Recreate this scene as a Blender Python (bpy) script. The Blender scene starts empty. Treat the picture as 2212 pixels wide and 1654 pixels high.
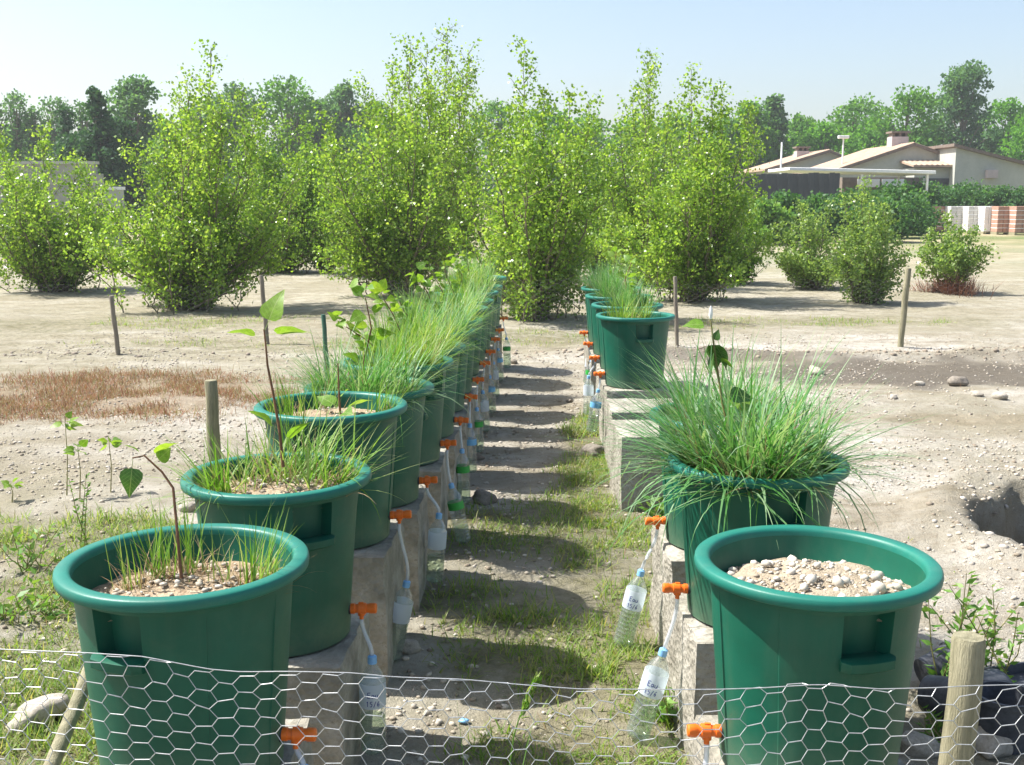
import bpy, bmesh, math, random
import numpy as np
from mathutils import Vector, Matrix, noise
R = math.radians
random.seed(7); rng = np.random.default_rng(7)
sc = bpy.context.scene
COL = sc.collection

# ------------------------------------------------------------------ camera
HC, PITCH, F, W, H = 1.80, R(9.39), 2400.0, 2212.0, 1654.0
cd = bpy.data.cameras.new('camera'); cam = bpy.data.objects.new('camera', cd); COL.objects.link(cam)
cam.location = (0, 0, HC); cam.rotation_euler = (R(90) - PITCH, 0, 0)
cd.sensor_width = 36; cd.lens = 36 * F / W; cd.clip_start = 0.05; cd.clip_end = 4000
sc.camera = cam

# ------------------------------------------------------------------ sky, sun, exposure
SUN_EL, SUN_AZ = R(54), R(-77)          # azimuth clockwise from +Y: from the left, a little beyond the rows
w = bpy.data.worlds.new('World'); sc.world = w; w.use_nodes = True
nt = w.node_tree; nt.nodes.clear()
sky = nt.nodes.new('ShaderNodeTexSky'); sky.sky_type = 'NISHITA'; sky.sun_disc = False
sky.sun_elevation = SUN_EL; sky.sun_rotation = SUN_AZ
sky.air_density = 1.0; sky.dust_density = 2.4; sky.ozone_density = 1.0
bg = nt.nodes.new('ShaderNodeBackground'); bg.inputs[1].default_value = 0.105
wo = nt.nodes.new('ShaderNodeOutputWorld')
nt.links.new(sky.outputs[0], bg.inputs[0]); nt.links.new(bg.outputs[0], wo.inputs[0])
sd = bpy.data.lights.new('sun', 'SUN'); sd.energy = 5.0; sd.angle = R(0.53); sd.color = (1.0, 0.968, 0.915)
sun = bpy.data.objects.new('sun', sd); COL.objects.link(sun)
sdir = Vector((math.sin(SUN_AZ) * math.cos(SUN_EL), math.cos(SUN_AZ) * math.cos(SUN_EL), math.sin(SUN_EL)))
sun.rotation_euler = sdir.to_track_quat('Z', 'Y').to_euler(); sun.location = sdir * 60
vs = sc.view_settings
vs.view_transform = 'Standard'; vs.look = 'None'; vs.exposure = 1.06; vs.gamma = 1.0; vs.use_curve_mapping = False

# ------------------------------------------------------------------ pixel helpers (2212 x 1654 picture)
cp, sp = math.cos(PITCH), math.sin(PITCH)
def ray(u, v):
    dx, dy = (u - W / 2) / F, (H / 2 - v) / F
    return Vector((dx, cp + dy * sp, -sp + dy * cp))
def P(u, v, Z): return Vector((0, 0, HC)) + ray(u, v) * Z
def G(u, v, z=0.0):
    r = ray(u, v); return Vector((0, 0, HC)) + r * ((z - HC) / r.z)
def PY(u, v, Y):
    r = ray(u, v); return Vector((0, 0, HC)) + r * (Y / r.y)

# ------------------------------------------------------------------ object helpers
def link(o, parent=None):
    COL.objects.link(o)
    if parent is not None: o.parent = parent
    return o
def tag(o, label=None, cat=None, group=None, kind=None):
    if label: o['label'] = label
    if cat: o['category'] = cat
    if group: o['group'] = group
    if kind: o['kind'] = kind
    return o
def thing(name, label, cat, loc=(0, 0, 0), rz=0.0, group=None):
    o = bpy.data.objects.new(name, None); o.empty_display_size = 0.1
    COL.objects.link(o); o.location = loc; o.rotation_euler = (0, 0, rz)
    return tag(o, label, cat, group)
def mesh(name, verts, faces, smooth=False):
    me = bpy.data.meshes.new(name)
    me.from_pydata([tuple(v) for v in verts], [], [tuple(f) for f in faces]); me.update()
    if smooth: me.polygons.foreach_set('use_smooth', [True] * len(me.polygons))
    return me
def npmesh(name, V, Q, smooth=False):
    """fast mesh from numpy: V (n,3), Q (m,k)"""
    me = bpy.data.meshes.new(name); V = np.asarray(V, np.float32); Q = np.asarray(Q, np.int32)
    m, k = Q.shape
    me.vertices.add(len(V)); me.vertices.foreach_set('co', V.ravel())
    me.loops.add(m * k); me.loops.foreach_set('vertex_index', Q.ravel())
    me.polygons.add(m); me.polygons.foreach_set('loop_start', np.arange(0, m * k, k, dtype=np.int32))
    if smooth: me.polygons.foreach_set('use_smooth', np.ones(m, bool))
    me.update(calc_edges=True); return me
def obj(name, me, m, parent=None, world=False):
    if m is not None and not me.materials: me.materials.append(m)
    o = bpy.data.objects.new(name, me); link(o, parent)
    if world and parent is not None: me.transform(Matrix.LocRotScale(parent.location, parent.rotation_euler, parent.scale).inverted())
    return o
def inst(name, me, parent=None, loc=(0, 0, 0), rot=(0, 0, 0), scale=(1, 1, 1)):
    o = bpy.data.objects.new(name, me); link(o, parent); o.location = loc; o.rotation_euler = rot; o.scale = scale
    return o
class MB:
    """collects simple shapes into one mesh"""
    def __init__(s): s.v = []; s.f = []
    def add(s, V, Fc):
        b = len(s.v); s.v += [tuple(x) for x in V]; s.f += [tuple(i + b for i in q) for q in Fc]; return s
    def box(s, x0, x1, y0, y1, z0, z1):
        V = [(x0,y0,z0),(x1,y0,z0),(x1,y1,z0),(x0,y1,z0),(x0,y0,z1),(x1,y0,z1),(x1,y1,z1),(x0,y1,z1)]
        return s.add(V, [(0,3,2,1),(4,5,6,7),(0,1,5,4),(1,2,6,5),(2,3,7,6),(3,0,4,7)])
    def prism(s, pts, y0, y1):
        """polygon in xz extruded along y"""
        n = len(pts); V = [(x, y0, z) for x, z in pts] + [(x, y1, z) for x, z in pts]
        Fc = [tuple(range(n)), tuple(range(2 * n - 1, n - 1, -1))] + [(i, i + n, (i + 1) % n + n, (i + 1) % n) for i in range(n)]
        return s.add(V, Fc)
    def tube(s, pts, rad, n=8, cap=True):
        pts = [Vector(p) for p in pts]; rad = rad if hasattr(rad, '__len__') else [rad] * len(pts)
        V = []; Fc = []; up = Vector((0.13, 0.21, 0.97))
        for i, p in enumerate(pts):
            d = (pts[min(i + 1, len(pts) - 1)] - pts[max(i - 1, 0)]).normalized()
            a = d.cross(up if abs(d.dot(up)) < 0.95 else Vector((1, 0, 0))).normalized(); b = d.cross(a)
            V += [p + (a * math.cos(t) + b * math.sin(t)) * rad[i] for t in [2 * math.pi * k / n for k in range(n)]]
        for i in range(len(pts) - 1):
            Fc += [(i*n+k, i*n+(k+1)%n, (i+1)*n+(k+1)%n, (i+1)*n+k) for k in range(n)]
        if cap: Fc += [tuple(range(n))[::-1], tuple(range((len(pts)-1)*n, len(pts)*n))]
        return s.add(V, Fc)
    def lathe(s, prof, n=32, closed=False):
        V = []; Fc = []
        for r, z in prof: V += [(r*math.cos(2*math.pi*k/n), r*math.sin(2*math.pi*k/n), z) for k in range(n)]
        m = len(prof)
        for i in range(m if closed else m - 1):
            j = (i + 1) % m
            Fc += [(i*n+k, i*n+(k+1)%n, j*n+(k+1)%n, j*n+k) for k in range(n)]
        return s.add(V, Fc)
    def xf(s, M): s.v = [tuple(M @ Vector(v)) for v in s.v]; return s
    def me(s, name='m', smooth=False): return mesh(name, s.v, s.f, smooth)
def smooth_auto(me, ang=35):
    me.polygons.foreach_set('use_smooth', [True] * len(me.polygons))
    bm = bmesh.new(); bm.from_mesh(me); bmesh.ops.recalc_face_normals(bm, faces=bm.faces)
    for e in bm.edges:
        if len(e.link_faces) != 2 or e.calc_face_angle(0) > R(ang): e.smooth = False
    bm.to_mesh(me); bm.free(); return me
def bevel(me, off, seg=2):
    bm = bmesh.new(); bm.from_mesh(me)
    bmesh.ops.bevel(bm, geom=list(bm.edges), offset=off, segments=seg, affect='EDGES', profile=0.6)
    bmesh.ops.recalc_face_normals(bm, faces=bm.faces); bm.to_mesh(me); bm.free(); return me

# ------------------------------------------------------------------ materials
def srgb(r, g, b):
    f = lambda c: (c / 255) / 12.92 if c / 255 <= 0.04045 else ((c / 255 + 0.055) / 1.055) ** 2.4
    return (f(r), f(g), f(b), 1)
class NT:
    def __init__(s, name):
        s.m = bpy.data.materials.new(name); s.m.use_nodes = True; s.t = s.m.node_tree; s.t.nodes.clear()
        s.out = s.n('ShaderNodeOutputMaterial')
    def n(s, typ, **kw):
        nd = s.t.nodes.new(typ)
        for k, v in kw.items(): setattr(nd, k, v)
        return nd
    def l(s, a, b): s.t.links.new(a, b)
    def noise(s, scale, detail=4, rough=0.55, coord=None, dist=0.0):
        nd = s.n('ShaderNodeTexNoise'); nd.inputs['Scale'].default_value = scale; nd.inputs['Detail'].default_value = detail
        nd.inputs['Roughness'].default_value = rough; nd.inputs['Distortion'].default_value = dist
        if coord is not None: s.l(coord, nd.inputs['Vector'])
        return nd.outputs['Fac']
    def ramp(s, fac, stops):
        nd = s.n('ShaderNodeValToRGB'); e = nd.color_ramp.elements
        while len(e) < len(stops): e.new(0.5)
        for i, (p, c) in enumerate(stops): e[i].position = p; e[i].color = c if len(c) == 4 else (*c, 1)
        s.l(fac, nd.inputs[0]); return nd.outputs[0]
    def mix(s, fac, a, b, typ='MIX'):
        nd = s.n('ShaderNodeMix', data_type='RGBA', blend_type=typ)
        for sock, v in ((nd.inputs[0], fac), (nd.inputs[6], a), (nd.inputs[7], b)):
            if hasattr(v, 'is_output'): s.l(v, sock)
            else: sock.default_value = v
        return nd.outputs[2]
    def math(s, op, a, b=0.0):
        nd = s.n('ShaderNodeMath', operation=op)
        for sock, v in ((nd.inputs[0], a), (nd.inputs[1], b)):
            if hasattr(v, 'is_output'): s.l(v, sock)
            else: sock.default_value = v
        return nd.outputs[0]
    def bump(s, h, dist, strength=1.0):
        nd = s.n('ShaderNodeBump'); nd.inputs['Strength'].default_value = strength; nd.inputs['Distance'].default_value = dist
        s.l(h, nd.inputs['Height']); return nd.outputs[0]
    def bsdf(s, col, rough=0.7, normal=None, spec=0.5, **kw):
        b = s.n('ShaderNodeBsdfPrincipled')
        if hasattr(col, 'is_output'): s.l(col, b.inputs['Base Color'])
        else: b.inputs['Base Color'].default_value = col
        if hasattr(rough, 'is_output'): s.l(rough, b.inputs['Roughness'])
        else: b.inputs['Roughness'].default_value = rough
        b.inputs['Specular IOR Level'].default_value = spec
        if normal is not None: s.l(normal, b.inputs['Normal'])
        for k, v in kw.items(): b.inputs[k].default_value = v
        return b.outputs[0]
    def done(s, sh): s.l(sh, s.out.inputs[0]); return s.m
    def coord(s, kind='Object'): return s.n('ShaderNodeTexCoord').outputs[kind]

def mat_plain(name, c1, c2, scale=6, rough=0.75, bump=0.0, bscale=60, spec=0.4, metallic=0.0, coord='Object', stretch=None):
    t = NT(name); co = t.coord(coord)
    if stretch:
        mp = t.n('ShaderNodeMapping'); mp.inputs['Scale'].default_value = stretch; t.l(co, mp.inputs[0]); co = mp.outputs[0]
    a = t.noise(scale, 5, 0.6, co); b = t.noise(scale * 7, 3, 0.6, co)
    f = t.math('ADD', t.math('MULTIPLY', a, 0.7), t.math('MULTIPLY', b, 0.3))
    col = t.ramp(f, [(0.34, c1), (0.66, c2)])
    nm = t.bump(t.noise(bscale, 4, 0.6, co), bump) if bump else None
    return t.done(t.bsdf(col, rough, nm, spec, Metallic=metallic))
def mat_leaf(name, cols, trans=0.35, rough=0.42, spec=0.5, tcol=None):
    """leaf colour varies leaf by leaf"""
    t = NT(name); g = t.n('ShaderNodeNewGeometry')
    n = len(cols); col = t.ramp(g.outputs['Random Per Island'], [((i + 0.5) / n, c) for i, c in enumerate(cols)])
    big = t.noise(0.9, 2, 0.5, t.coord('Object'))
    col = t.mix(t.math('MULTIPLY', t.math('SUBTRACT', big, 0.35), 0.8), col, t.mix(1.0, col, (0.72, 0.78, 0.7, 1), 'MULTIPLY'))
    p = t.bsdf(col, rough, None, spec)
    tr = t.n('ShaderNodeBsdfTranslucent'); t.l(t.mix(1.0, col, tcol or (1.6, 1.5, 0.75, 1), 'MULTIPLY'), tr.inputs[0])
    mx = t.n('ShaderNodeMixShader'); mx.inputs[0].default_value = trans; t.l(p, mx.inputs[1]); t.l(tr.outputs[0], mx.inputs[2])
    return t.done(mx.outputs[0])
M = {}
def tub_mat(name, lo, hi):
    t = NT(name); co = t.coord('Object')
    base = t.ramp(t.noise(5, 4, 0.6, co), [(0.3, lo), (0.7, hi)])
    dust = t.ramp(t.noise(9, 8, 0.72, co, 0.4), [(0.52, (0, 0, 0)), (0.78, (1, 1, 1))])
    mp = t.n('ShaderNodeMapping'); mp.inputs['Scale'].default_value = (9, 9, 0.8); t.l(co, mp.inputs[0])
    st = t.ramp(t.noise(1.0, 6, 0.7, mp.outputs[0], 0.3), [(0.50, (0, 0, 0)), (0.74, (1, 1, 1))])
    sx = t.n('ShaderNodeSeparateXYZ'); t.l(co, sx.inputs[0])
    lowm = t.n('ShaderNodeMapRange'); lowm.inputs[1].default_value = 0.16; lowm.inputs[2].default_value = 0.0; t.l(sx.outputs[2], lowm.inputs[0])
    splash = t.math('MULTIPLY', lowm.outputs[0], t.noise(26, 6, 0.75, co))
    df = t.math('ADD', t.math('MULTIPLY', dust, 0.06), t.math('ADD', t.math('MULTIPLY', st, 0.055), t.math('MULTIPLY', splash, 0.35)))
    col = t.mix(df, base, srgb(165, 155, 128))
    rough = t.math('ADD', 0.34, t.math('MULTIPLY', t.noise(14, 5, 0.7, co), 0.22))
    return t.done(t.bsdf(col, rough, t.bump(t.noise(420, 2, 0.5, co), 0.0006, 0.5), 0.38))
M['tub'] = tub_mat('tub_plastic', (0.003, 0.080, 0.046, 1), (0.005, 0.110, 0.066, 1))
M['rim'] = tub_mat('rim_plastic_sky_sheen', (0.008, 0.130, 0.095, 1), (0.012, 0.165, 0.12, 1))  # same plastic, lighter teal: sky sheen on the rim put into the colour
M['concrete'] = None
def concrete():
    t = NT('rough_concrete'); co = t.coord('Object')
    a = t.noise(7, 6, 0.65, co); b = t.noise(55, 4, 0.7, co)
    vo = t.n('ShaderNodeTexVoronoi'); vo.inputs['Scale'].default_value = 42; t.l(co, vo.inputs['Vector'])
    col = t.ramp(a, [(0.3, (0.19, 0.175, 0.14)), (0.5, (0.30, 0.28, 0.23)), (0.72, (0.46, 0.43, 0.37))])
    col = t.mix(t.ramp(b, [(0.55, (0, 0, 0)), (0.75, (1, 1, 1))]), col, (0.22, 0.19, 0.15, 1))
    h = t.math('ADD', t.math('MULTIPLY', b, 0.7), t.math('MULTIPLY', vo.outputs['Distance'], 0.8))
    return t.done(t.bsdf(col, 0.92, t.bump(h, 0.010, 0.9), 0.2))
M['concrete'] = concrete()
M['orange'] = mat_plain('orange_plastic', (0.80, 0.135, 0.012, 1), (0.88, 0.19, 0.02, 1), 20, 0.36)
M['black'] = mat_plain('black_rubber', (0.012, 0.012, 0.014, 1), (0.03, 0.03, 0.033, 1), 15, 0.5)
M['potblack'] = mat_plain('dusty_black_pot', (0.03, 0.033, 0.04, 1), (0.09, 0.095, 0.11, 1), 14, 0.55)
M['bluecap'] = mat_plain('blue_cap', (0.18, 0.42, 0.72, 1), (0.25, 0.5, 0.8, 1), 20, 0.4)
M['ink'] = mat_plain('blue_ink', (0.02, 0.03, 0.22, 1), (0.03, 0.05, 0.32, 1), 30, 0.6)
M['greenband'] = mat_plain('green_label', (0.02, 0.30, 0.04, 1), (0.05, 0.42, 0.07, 1), 20, 0.5)
M['blueband'] = mat_plain('blue_label', (0.12, 0.36, 0.62, 1), (0.2, 0.5, 0.75, 1), 20, 0.5)
M['wire'] = mat_plain('galvanised_wire', (0.42, 0.43, 0.43, 1), (0.68, 0.69, 0.68, 1), 60, 0.38, metallic=0.55)
M['wiredull'] = mat_plain('dull_old_wire', (0.20, 0.20, 0.19, 1), (0.34, 0.34, 0.32, 1), 40, 0.8, spec=0.2)
M['wood'] = mat_plain('weathered_post_wood', (0.16, 0.15, 0.09, 1), (0.36, 0.33, 0.22, 1), 9, 0.85, 0.004, 50, 0.25, stretch=(6, 6, 0.6))
M['greypost'] = mat_plain('grey_post', (0.14, 0.12, 0.09, 1), (0.26, 0.23, 0.18, 1), 9, 0.85, stretch=(4, 4, 0.6))
M['greenpost'] = mat_plain('green_post', (0.03, 0.10, 0.065, 1), (0.06, 0.15, 0.10, 1), 9, 0.6)
M['soil'] = mat_plain('tub_soil', (0.20, 0.135, 0.08, 1), (0.50, 0.40, 0.28, 1), 26, 0.95, 0.008, 140, 0.15)
M['sandsoil'] = mat_plain('sandy_tub_soil', (0.26, 0.21, 0.145, 1), (0.47, 0.395, 0.29, 1), 24, 0.95, 0.008, 150, 0.15)
M['bark'] = mat_plain('young_bark', (0.10, 0.085, 0.055, 1), (0.22, 0.19, 0.13, 1), 9, 0.9)
M['stem'] = mat_plain('red_brown_stem', (0.12, 0.05, 0.025, 1), (0.22, 0.11, 0.05, 1), 25, 0.7)
M['stemgreen'] = mat_plain('green_brown_stem', (0.14, 0.13, 0.04, 1), (0.26, 0.24, 0.08, 1), 25, 0.7)
M['redstalk'] = mat_plain('red_brown_stalks', (0.20, 0.085, 0.055, 1), (0.34, 0.18, 0.11, 1), 3, 0.85)
M['white'] = mat_plain('white_paint', (0.74, 0.74, 0.72, 1), (0.84, 0.84, 0.82, 1), 3, 0.6)
M['render'] = mat_plain('pale_wall_render', (0.37, 0.38, 0.33, 1), (0.46, 0.465, 0.41, 1), 1.2, 0.9, spec=0.2)
M['roof'] = mat_plain('canal_tiles', (0.31, 0.21, 0.145, 1), (0.47, 0.355, 0.265, 1), 2.5, 0.9, spec=0.2)
M['verge'] = mat_plain('dark_verge', (0.13, 0.10, 0.08, 1), (0.21, 0.165, 0.13, 1), 5, 0.8)
M['panel'] = mat_plain('dark_fence_panel', (0.05, 0.055, 0.06, 1), (0.09, 0.095, 0.10, 1), 2, 0.7)
M['chim'] = mat_plain('chimney_render', (0.40, 0.33, 0.32, 1), (0.52, 0.44, 0.42, 1), 3, 0.9)
M['glass'] = mat_plain('dark_window', (0.03, 0.035, 0.04, 1), (0.06, 0.07, 0.08, 1), 3, 0.15)
M['brick'] = mat_plain('hollow_brick', (0.32, 0.17, 0.12, 1), (0.44, 0.27, 0.20, 1), 8, 0.9)
M['brickgrey'] = mat_plain('grey_block', (0.48, 0.46, 0.43, 1), (0.62, 0.60, 0.57, 1), 8, 0.9)
M['oldwall'] = mat_plain('grey_green_wall', (0.24, 0.25, 0.21, 1), (0.36, 0.36, 0.31, 1), 1.5, 0.9)
def clear(name, tint, dens, white=0.0, gloss=0.12):
    """thin clear plastic: mostly see-through, with surface reflections and a little milky scatter"""
    t = NT(name)
    tr = t.n('ShaderNodeBsdfTransparent'); tr.inputs[0].default_value = tint
    df = t.bsdf((0.86, 0.89, 0.92, 1), 0.35, None, 0.5)
    gl = t.n('ShaderNodeBsdfGlossy'); gl.inputs['Roughness'].default_value = 0.12
    lw = t.n('ShaderNodeLayerWeight'); lw.inputs[0].default_value = 0.35
    m1 = t.n('ShaderNodeMixShader'); m1.inputs[0].default_value = white; t.l(tr.outputs[0], m1.inputs[1]); t.l(df, m1.inputs[2])
    m2 = t.n('ShaderNodeMixShader'); t.l(t.math('ADD', t.math('MULTIPLY', lw.outputs['Facing'], dens), gloss), m2.inputs[0])
    t.l(m1.outputs[0], m2.inputs[1]); t.l(gl.outputs[0], m2.inputs[2])
    return t.done(m2.outputs[0])
M['pet'] = clear('clear_bottle_plastic', (0.93, 0.965, 0.95, 1), 0.30, 0.10, 0.05)
M['water'] = clear('bottle_water', (0.80, 0.88, 0.78, 1), 0.15, 0.03, 0.03)
M['tube'] = clear('clear_hose', (0.9, 0.93, 0.95, 1), 0.3, 0.42, 0.06)
def sleeve():
    t = NT('translucent_white_label'); d = t.bsdf((0.78, 0.83, 0.90, 1), 0.5, None, 0.4)
    tl = t.n('ShaderNodeBsdfTranslucent'); tl.inputs[0].default_value = (0.75, 0.82, 0.90, 1)
    m1 = t.n('ShaderNodeMixShader'); m1.inputs[0].default_value = 0.45; t.l(d, m1.inputs[1]); t.l(tl.outputs[0], m1.inputs[2])
    tr = t.n('ShaderNodeBsdfTransparent'); m2 = t.n('ShaderNodeMixShader'); m2.inputs[0].default_value = 0.12
    t.l(m1.outputs[0], m2.inputs[1]); t.l(tr.outputs[0], m2.inputs[2]); return t.done(m2.outputs[0])
M['sleeve'] = sleeve()
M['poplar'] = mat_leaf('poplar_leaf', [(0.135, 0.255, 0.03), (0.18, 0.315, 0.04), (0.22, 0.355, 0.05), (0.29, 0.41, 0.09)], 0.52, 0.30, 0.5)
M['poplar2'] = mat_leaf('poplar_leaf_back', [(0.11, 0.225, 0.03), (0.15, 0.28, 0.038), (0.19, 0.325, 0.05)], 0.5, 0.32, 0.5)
M['shrub'] = mat_leaf('shrub_leaf', [(0.155, 0.26, 0.065), (0.20, 0.31, 0.08), (0.25, 0.355, 0.12)], 0.5, 0.32, 0.5)
M['bgmid'] = mat_leaf('far_tree_leaf', [(0.07, 0.19, 0.03), (0.095, 0.235, 0.036), (0.125, 0.27, 0.042)], 0.5, 0.6, 0.2)
M['bgdark'] = mat_leaf('far_dark_leaf', [(0.03, 0.09, 0.04), (0.04, 0.11, 0.045), (0.055, 0.13, 0.05)], 0.35, 0.6, 0.2)
M['bgbright'] = mat_leaf('far_bright_leaf', [(0.08, 0.23, 0.02), (0.11, 0.29, 0.03), (0.14, 0.33, 0.035)], 0.5, 0.6, 0.2)
M['bgblue'] = mat_leaf('far_bluish_leaf', [(0.065, 0.16, 0.06), (0.085, 0.19, 0.075), (0.115, 0.225, 0.09)], 0.5, 0.6, 0.2)
M['hedge'] = mat_leaf('bramble_leaf', [(0.04, 0.125, 0.03), (0.065, 0.165, 0.045), (0.095, 0.205, 0.055)], 0.45, 0.5, 0.3)
M['grassblue'] = mat_leaf('blue_green_blade', [(0.07, 0.22, 0.05), (0.10, 0.26, 0.075), (0.15, 0.30, 0.13), (0.26, 0.38, 0.22)], 0.38, 0.45, 0.32)
M['grass'] = mat_leaf('green_blade', [(0.10, 0.23, 0.03), (0.145, 0.29, 0.04), (0.19, 0.33, 0.06), (0.29, 0.36, 0.14)], 0.4, 0.48, 0.28)
M['drygrass'] = mat_leaf('dry_blade', [(0.36, 0.28, 0.15), (0.30, 0.20, 0.11), (0.42, 0.34, 0.2), (0.26, 0.15, 0.09)], 0.3, 0.6, 0.2, (1.1, 1.0, 0.8, 1))
M['turf'] = mat_leaf('path_grass_blade', [(0.14, 0.25, 0.04), (0.19, 0.30, 0.055), (0.25, 0.34, 0.08), (0.33, 0.32, 0.15)], 0.45, 0.5, 0.3)
M['redleaf'] = mat_leaf('red_sorrel', [(0.25, 0.12, 0.075), (0.31, 0.18, 0.11), (0.30, 0.22, 0.11), (0.20, 0.22, 0.08)], 0.3, 0.7, 0.2, (1.2, 0.9, 0.7, 1))
def veined(name, c1, c2, trans):
    """broad leaf with a pale midrib, side veins and blotches, laid out along the leaf's own axes"""
    t = NT(name); co = t.coord('Object'); sx = t.n('ShaderNodeSeparateXYZ'); t.l(co, sx.inputs[0])
    oi = t.n('ShaderNodeObjectInfo'); ay = t.math('ABSOLUTE', sx.outputs[1])
    mid = t.math('LESS_THAN', ay, 0.014)
    ph = t.math('SUBTRACT', sx.outputs[0], t.math('MULTIPLY', ay, 0.85)); fr = t.math('ABSOLUTE', t.math('SUBTRACT', t.math('FRACT', t.math('MULTIPLY', ph, 7.5)), 0.5))
    vein = t.math('MAXIMUM', mid, t.math('MULTIPLY', t.math('LESS_THAN', fr, 0.06), 0.6))
    base = t.mix(oi.outputs['Random'], c1, c2)
    blot = t.ramp(t.noise(5, 5, 0.65, co), [(0.4, (0.72, 0.72, 0.6)), (0.65, (1.1, 1.1, 1.0))])
    col = t.mix(t.math('MULTIPLY', vein, 0.55), t.mix(1.0, base, blot, 'MULTIPLY'), (0.34, 0.42, 0.16, 1))
    p = t.bsdf(col, 0.42, t.bump(t.math('SUBTRACT', 1.0, vein), 0.02, 0.4), 0.4)
    tr = t.n('ShaderNodeBsdfTranslucent'); t.l(t.mix(1.0, col, (1.5, 1.4, 0.6, 1), 'MULTIPLY'), tr.inputs[0])
    mx = t.n('ShaderNodeMixShader'); mx.inputs[0].default_value = trans; t.l(p, mx.inputs[1]); t.l(tr.outputs[0], mx.inputs[2])
    return t.done(mx.outputs[0])
M['sapleaf'] = veined('sapling_leaf', (0.13, 0.28, 0.03, 1), (0.23, 0.37, 0.05, 1), 0.42)
M['sapdark'] = veined('sapling_dark_leaf', (0.045, 0.13, 0.03, 1), (0.075, 0.18, 0.04, 1), 0.28)
M['weed'] = mat_leaf('weed_leaf', [(0.10, 0.24, 0.035), (0.14, 0.29, 0.045), (0.18, 0.31, 0.055)], 0.35, 0.45)
M['pebble'] = None
def pebble_mat():
    t = NT('pebbles'); g = t.n('ShaderNodeNewGeometry')
    c = t.ramp(g.outputs['Random Per Island'], [(0.1, (0.20, 0.165, 0.12)), (0.3, (0.40, 0.35, 0.27)), (0.55, (0.55, 0.49, 0.40)), (0.8, (0.34, 0.31, 0.27)), (0.95, (0.60, 0.56, 0.49))])
    c2 = t.mix(t.math('MULTIPLY', t.noise(60, 4, 0.6, t.coord()), 0.5), c, (0.36, 0.31, 0.25, 1))
    return t.done(t.bsdf(c2, 0.9, None, 0.2))
M['pebble'] = pebble_mat()
M['stone'] = mat_plain('field_stone', (0.34, 0.30, 0.24, 1), (0.58, 0.53, 0.45, 1), 12, 0.92, 0.006, 60, 0.2)
M['darkstone'] = mat_plain('dark_field_stone', (0.17, 0.15, 0.12, 1), (0.33, 0.29, 0.24, 1), 12, 0.92, 0.006, 60, 0.2)
M['clod'] = mat_plain('soil_clods', (0.17, 0.14, 0.105, 1), (0.36, 0.30, 0.23, 1), 8, 0.95)

# ------------------------------------------------------------------ ground
def sstep(a, b, x): t = np.clip((x - a) / (b - a), 0, 1); return t * t * (3 - 2 * t)
def vnoise(x, y, s, seed=0):
    """cheap smooth value noise, vectorised"""
    x = np.asarray(x, float) * s + seed * 17.3; y = np.asarray(y, float) * s + seed * 9.1
    xi, yi = np.floor(x), np.floor(y); fx, fy = x - xi, y - yi
    fx = fx * fx * (3 - 2 * fx); fy = fy * fy * (3 - 2 * fy)
    h = lambda a, b: np.modf(np.abs(np.sin(a * 127.1 + b * 311.7 + seed) * 43758.5453))[0]
    return (h(xi, yi) * (1 - fx) + h(xi + 1, yi) * fx) * (1 - fy) + (h(xi, yi + 1) * (1 - fx) + h(xi + 1, yi + 1) * fx) * fy
def ground_h(x, y):
    x = np.asarray(x, float); y = np.asarray(y, float)
    near = 1 - sstep(30, 80, np.hypot(x, y))
    h = near * ((vnoise(x, y, 0.5, 1) - 0.5) * 0.06 + (vnoise(x, y, 2.1, 2) - 0.5) * 0.035 + (vnoise(x, y, 7, 3) - 0.5) * 0.018)
    # flat along the rows so that blocks stand true
    row = np.exp(-((np.abs(x - 0.05) - 0.72) / 0.35) ** 2) * (y < 12.5) * (y > 1.5)
    h = h * (1 - 0.8 * row)
    # the pit dug beside the right-hand row
    a = np.arctan2(y - 5.55, x - 3.78); rr = np.hypot((x - 3.78) / 1.22, (y - 5.55) / 1.38)
    edge = 0.95 + 0.10 * np.sin(3 * a + 0.6) + 0.06 * np.sin(7 * a)
    rr = rr + (vnoise(x, y, 3.5, 21) - 0.5) * 0.16 + (vnoise(x, y, 9, 22) - 0.5) * 0.07
    pit = 1 - sstep(edge - 0.08, edge, rr)
    h = h - 1.25 * pit + 0.05 * np.exp(-((rr - edge - 0.16) / 0.13) ** 2) * (rr > edge - 0.05)
    # low ridge of turned soil by the back fence
    rid = np.exp(-((y - 12.9 - 0.12 * np.sin(x * 1.3)) / 0.22) ** 2) * sstep(-0.5, 1.5, x)
    h = h + rid * (0.05 + 0.05 * vnoise(x, y, 5, 5))
    return h
def gh(x, y): return float(ground_h(np.array([x]), np.array([y]))[0])
def ell(x, y, cx, cy, rx, ry, soft=0.35, jag=0.5):
    d = np.hypot((x - cx) / rx, (y - cy) / ry) + (vnoise(x, y, 1.7, 11) - 0.5) * jag + (vnoise(x, y, 5.5, 12) - 0.5) * jag * 0.6
    return 1 - sstep(1 - soft, 1 + soft, d)
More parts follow.
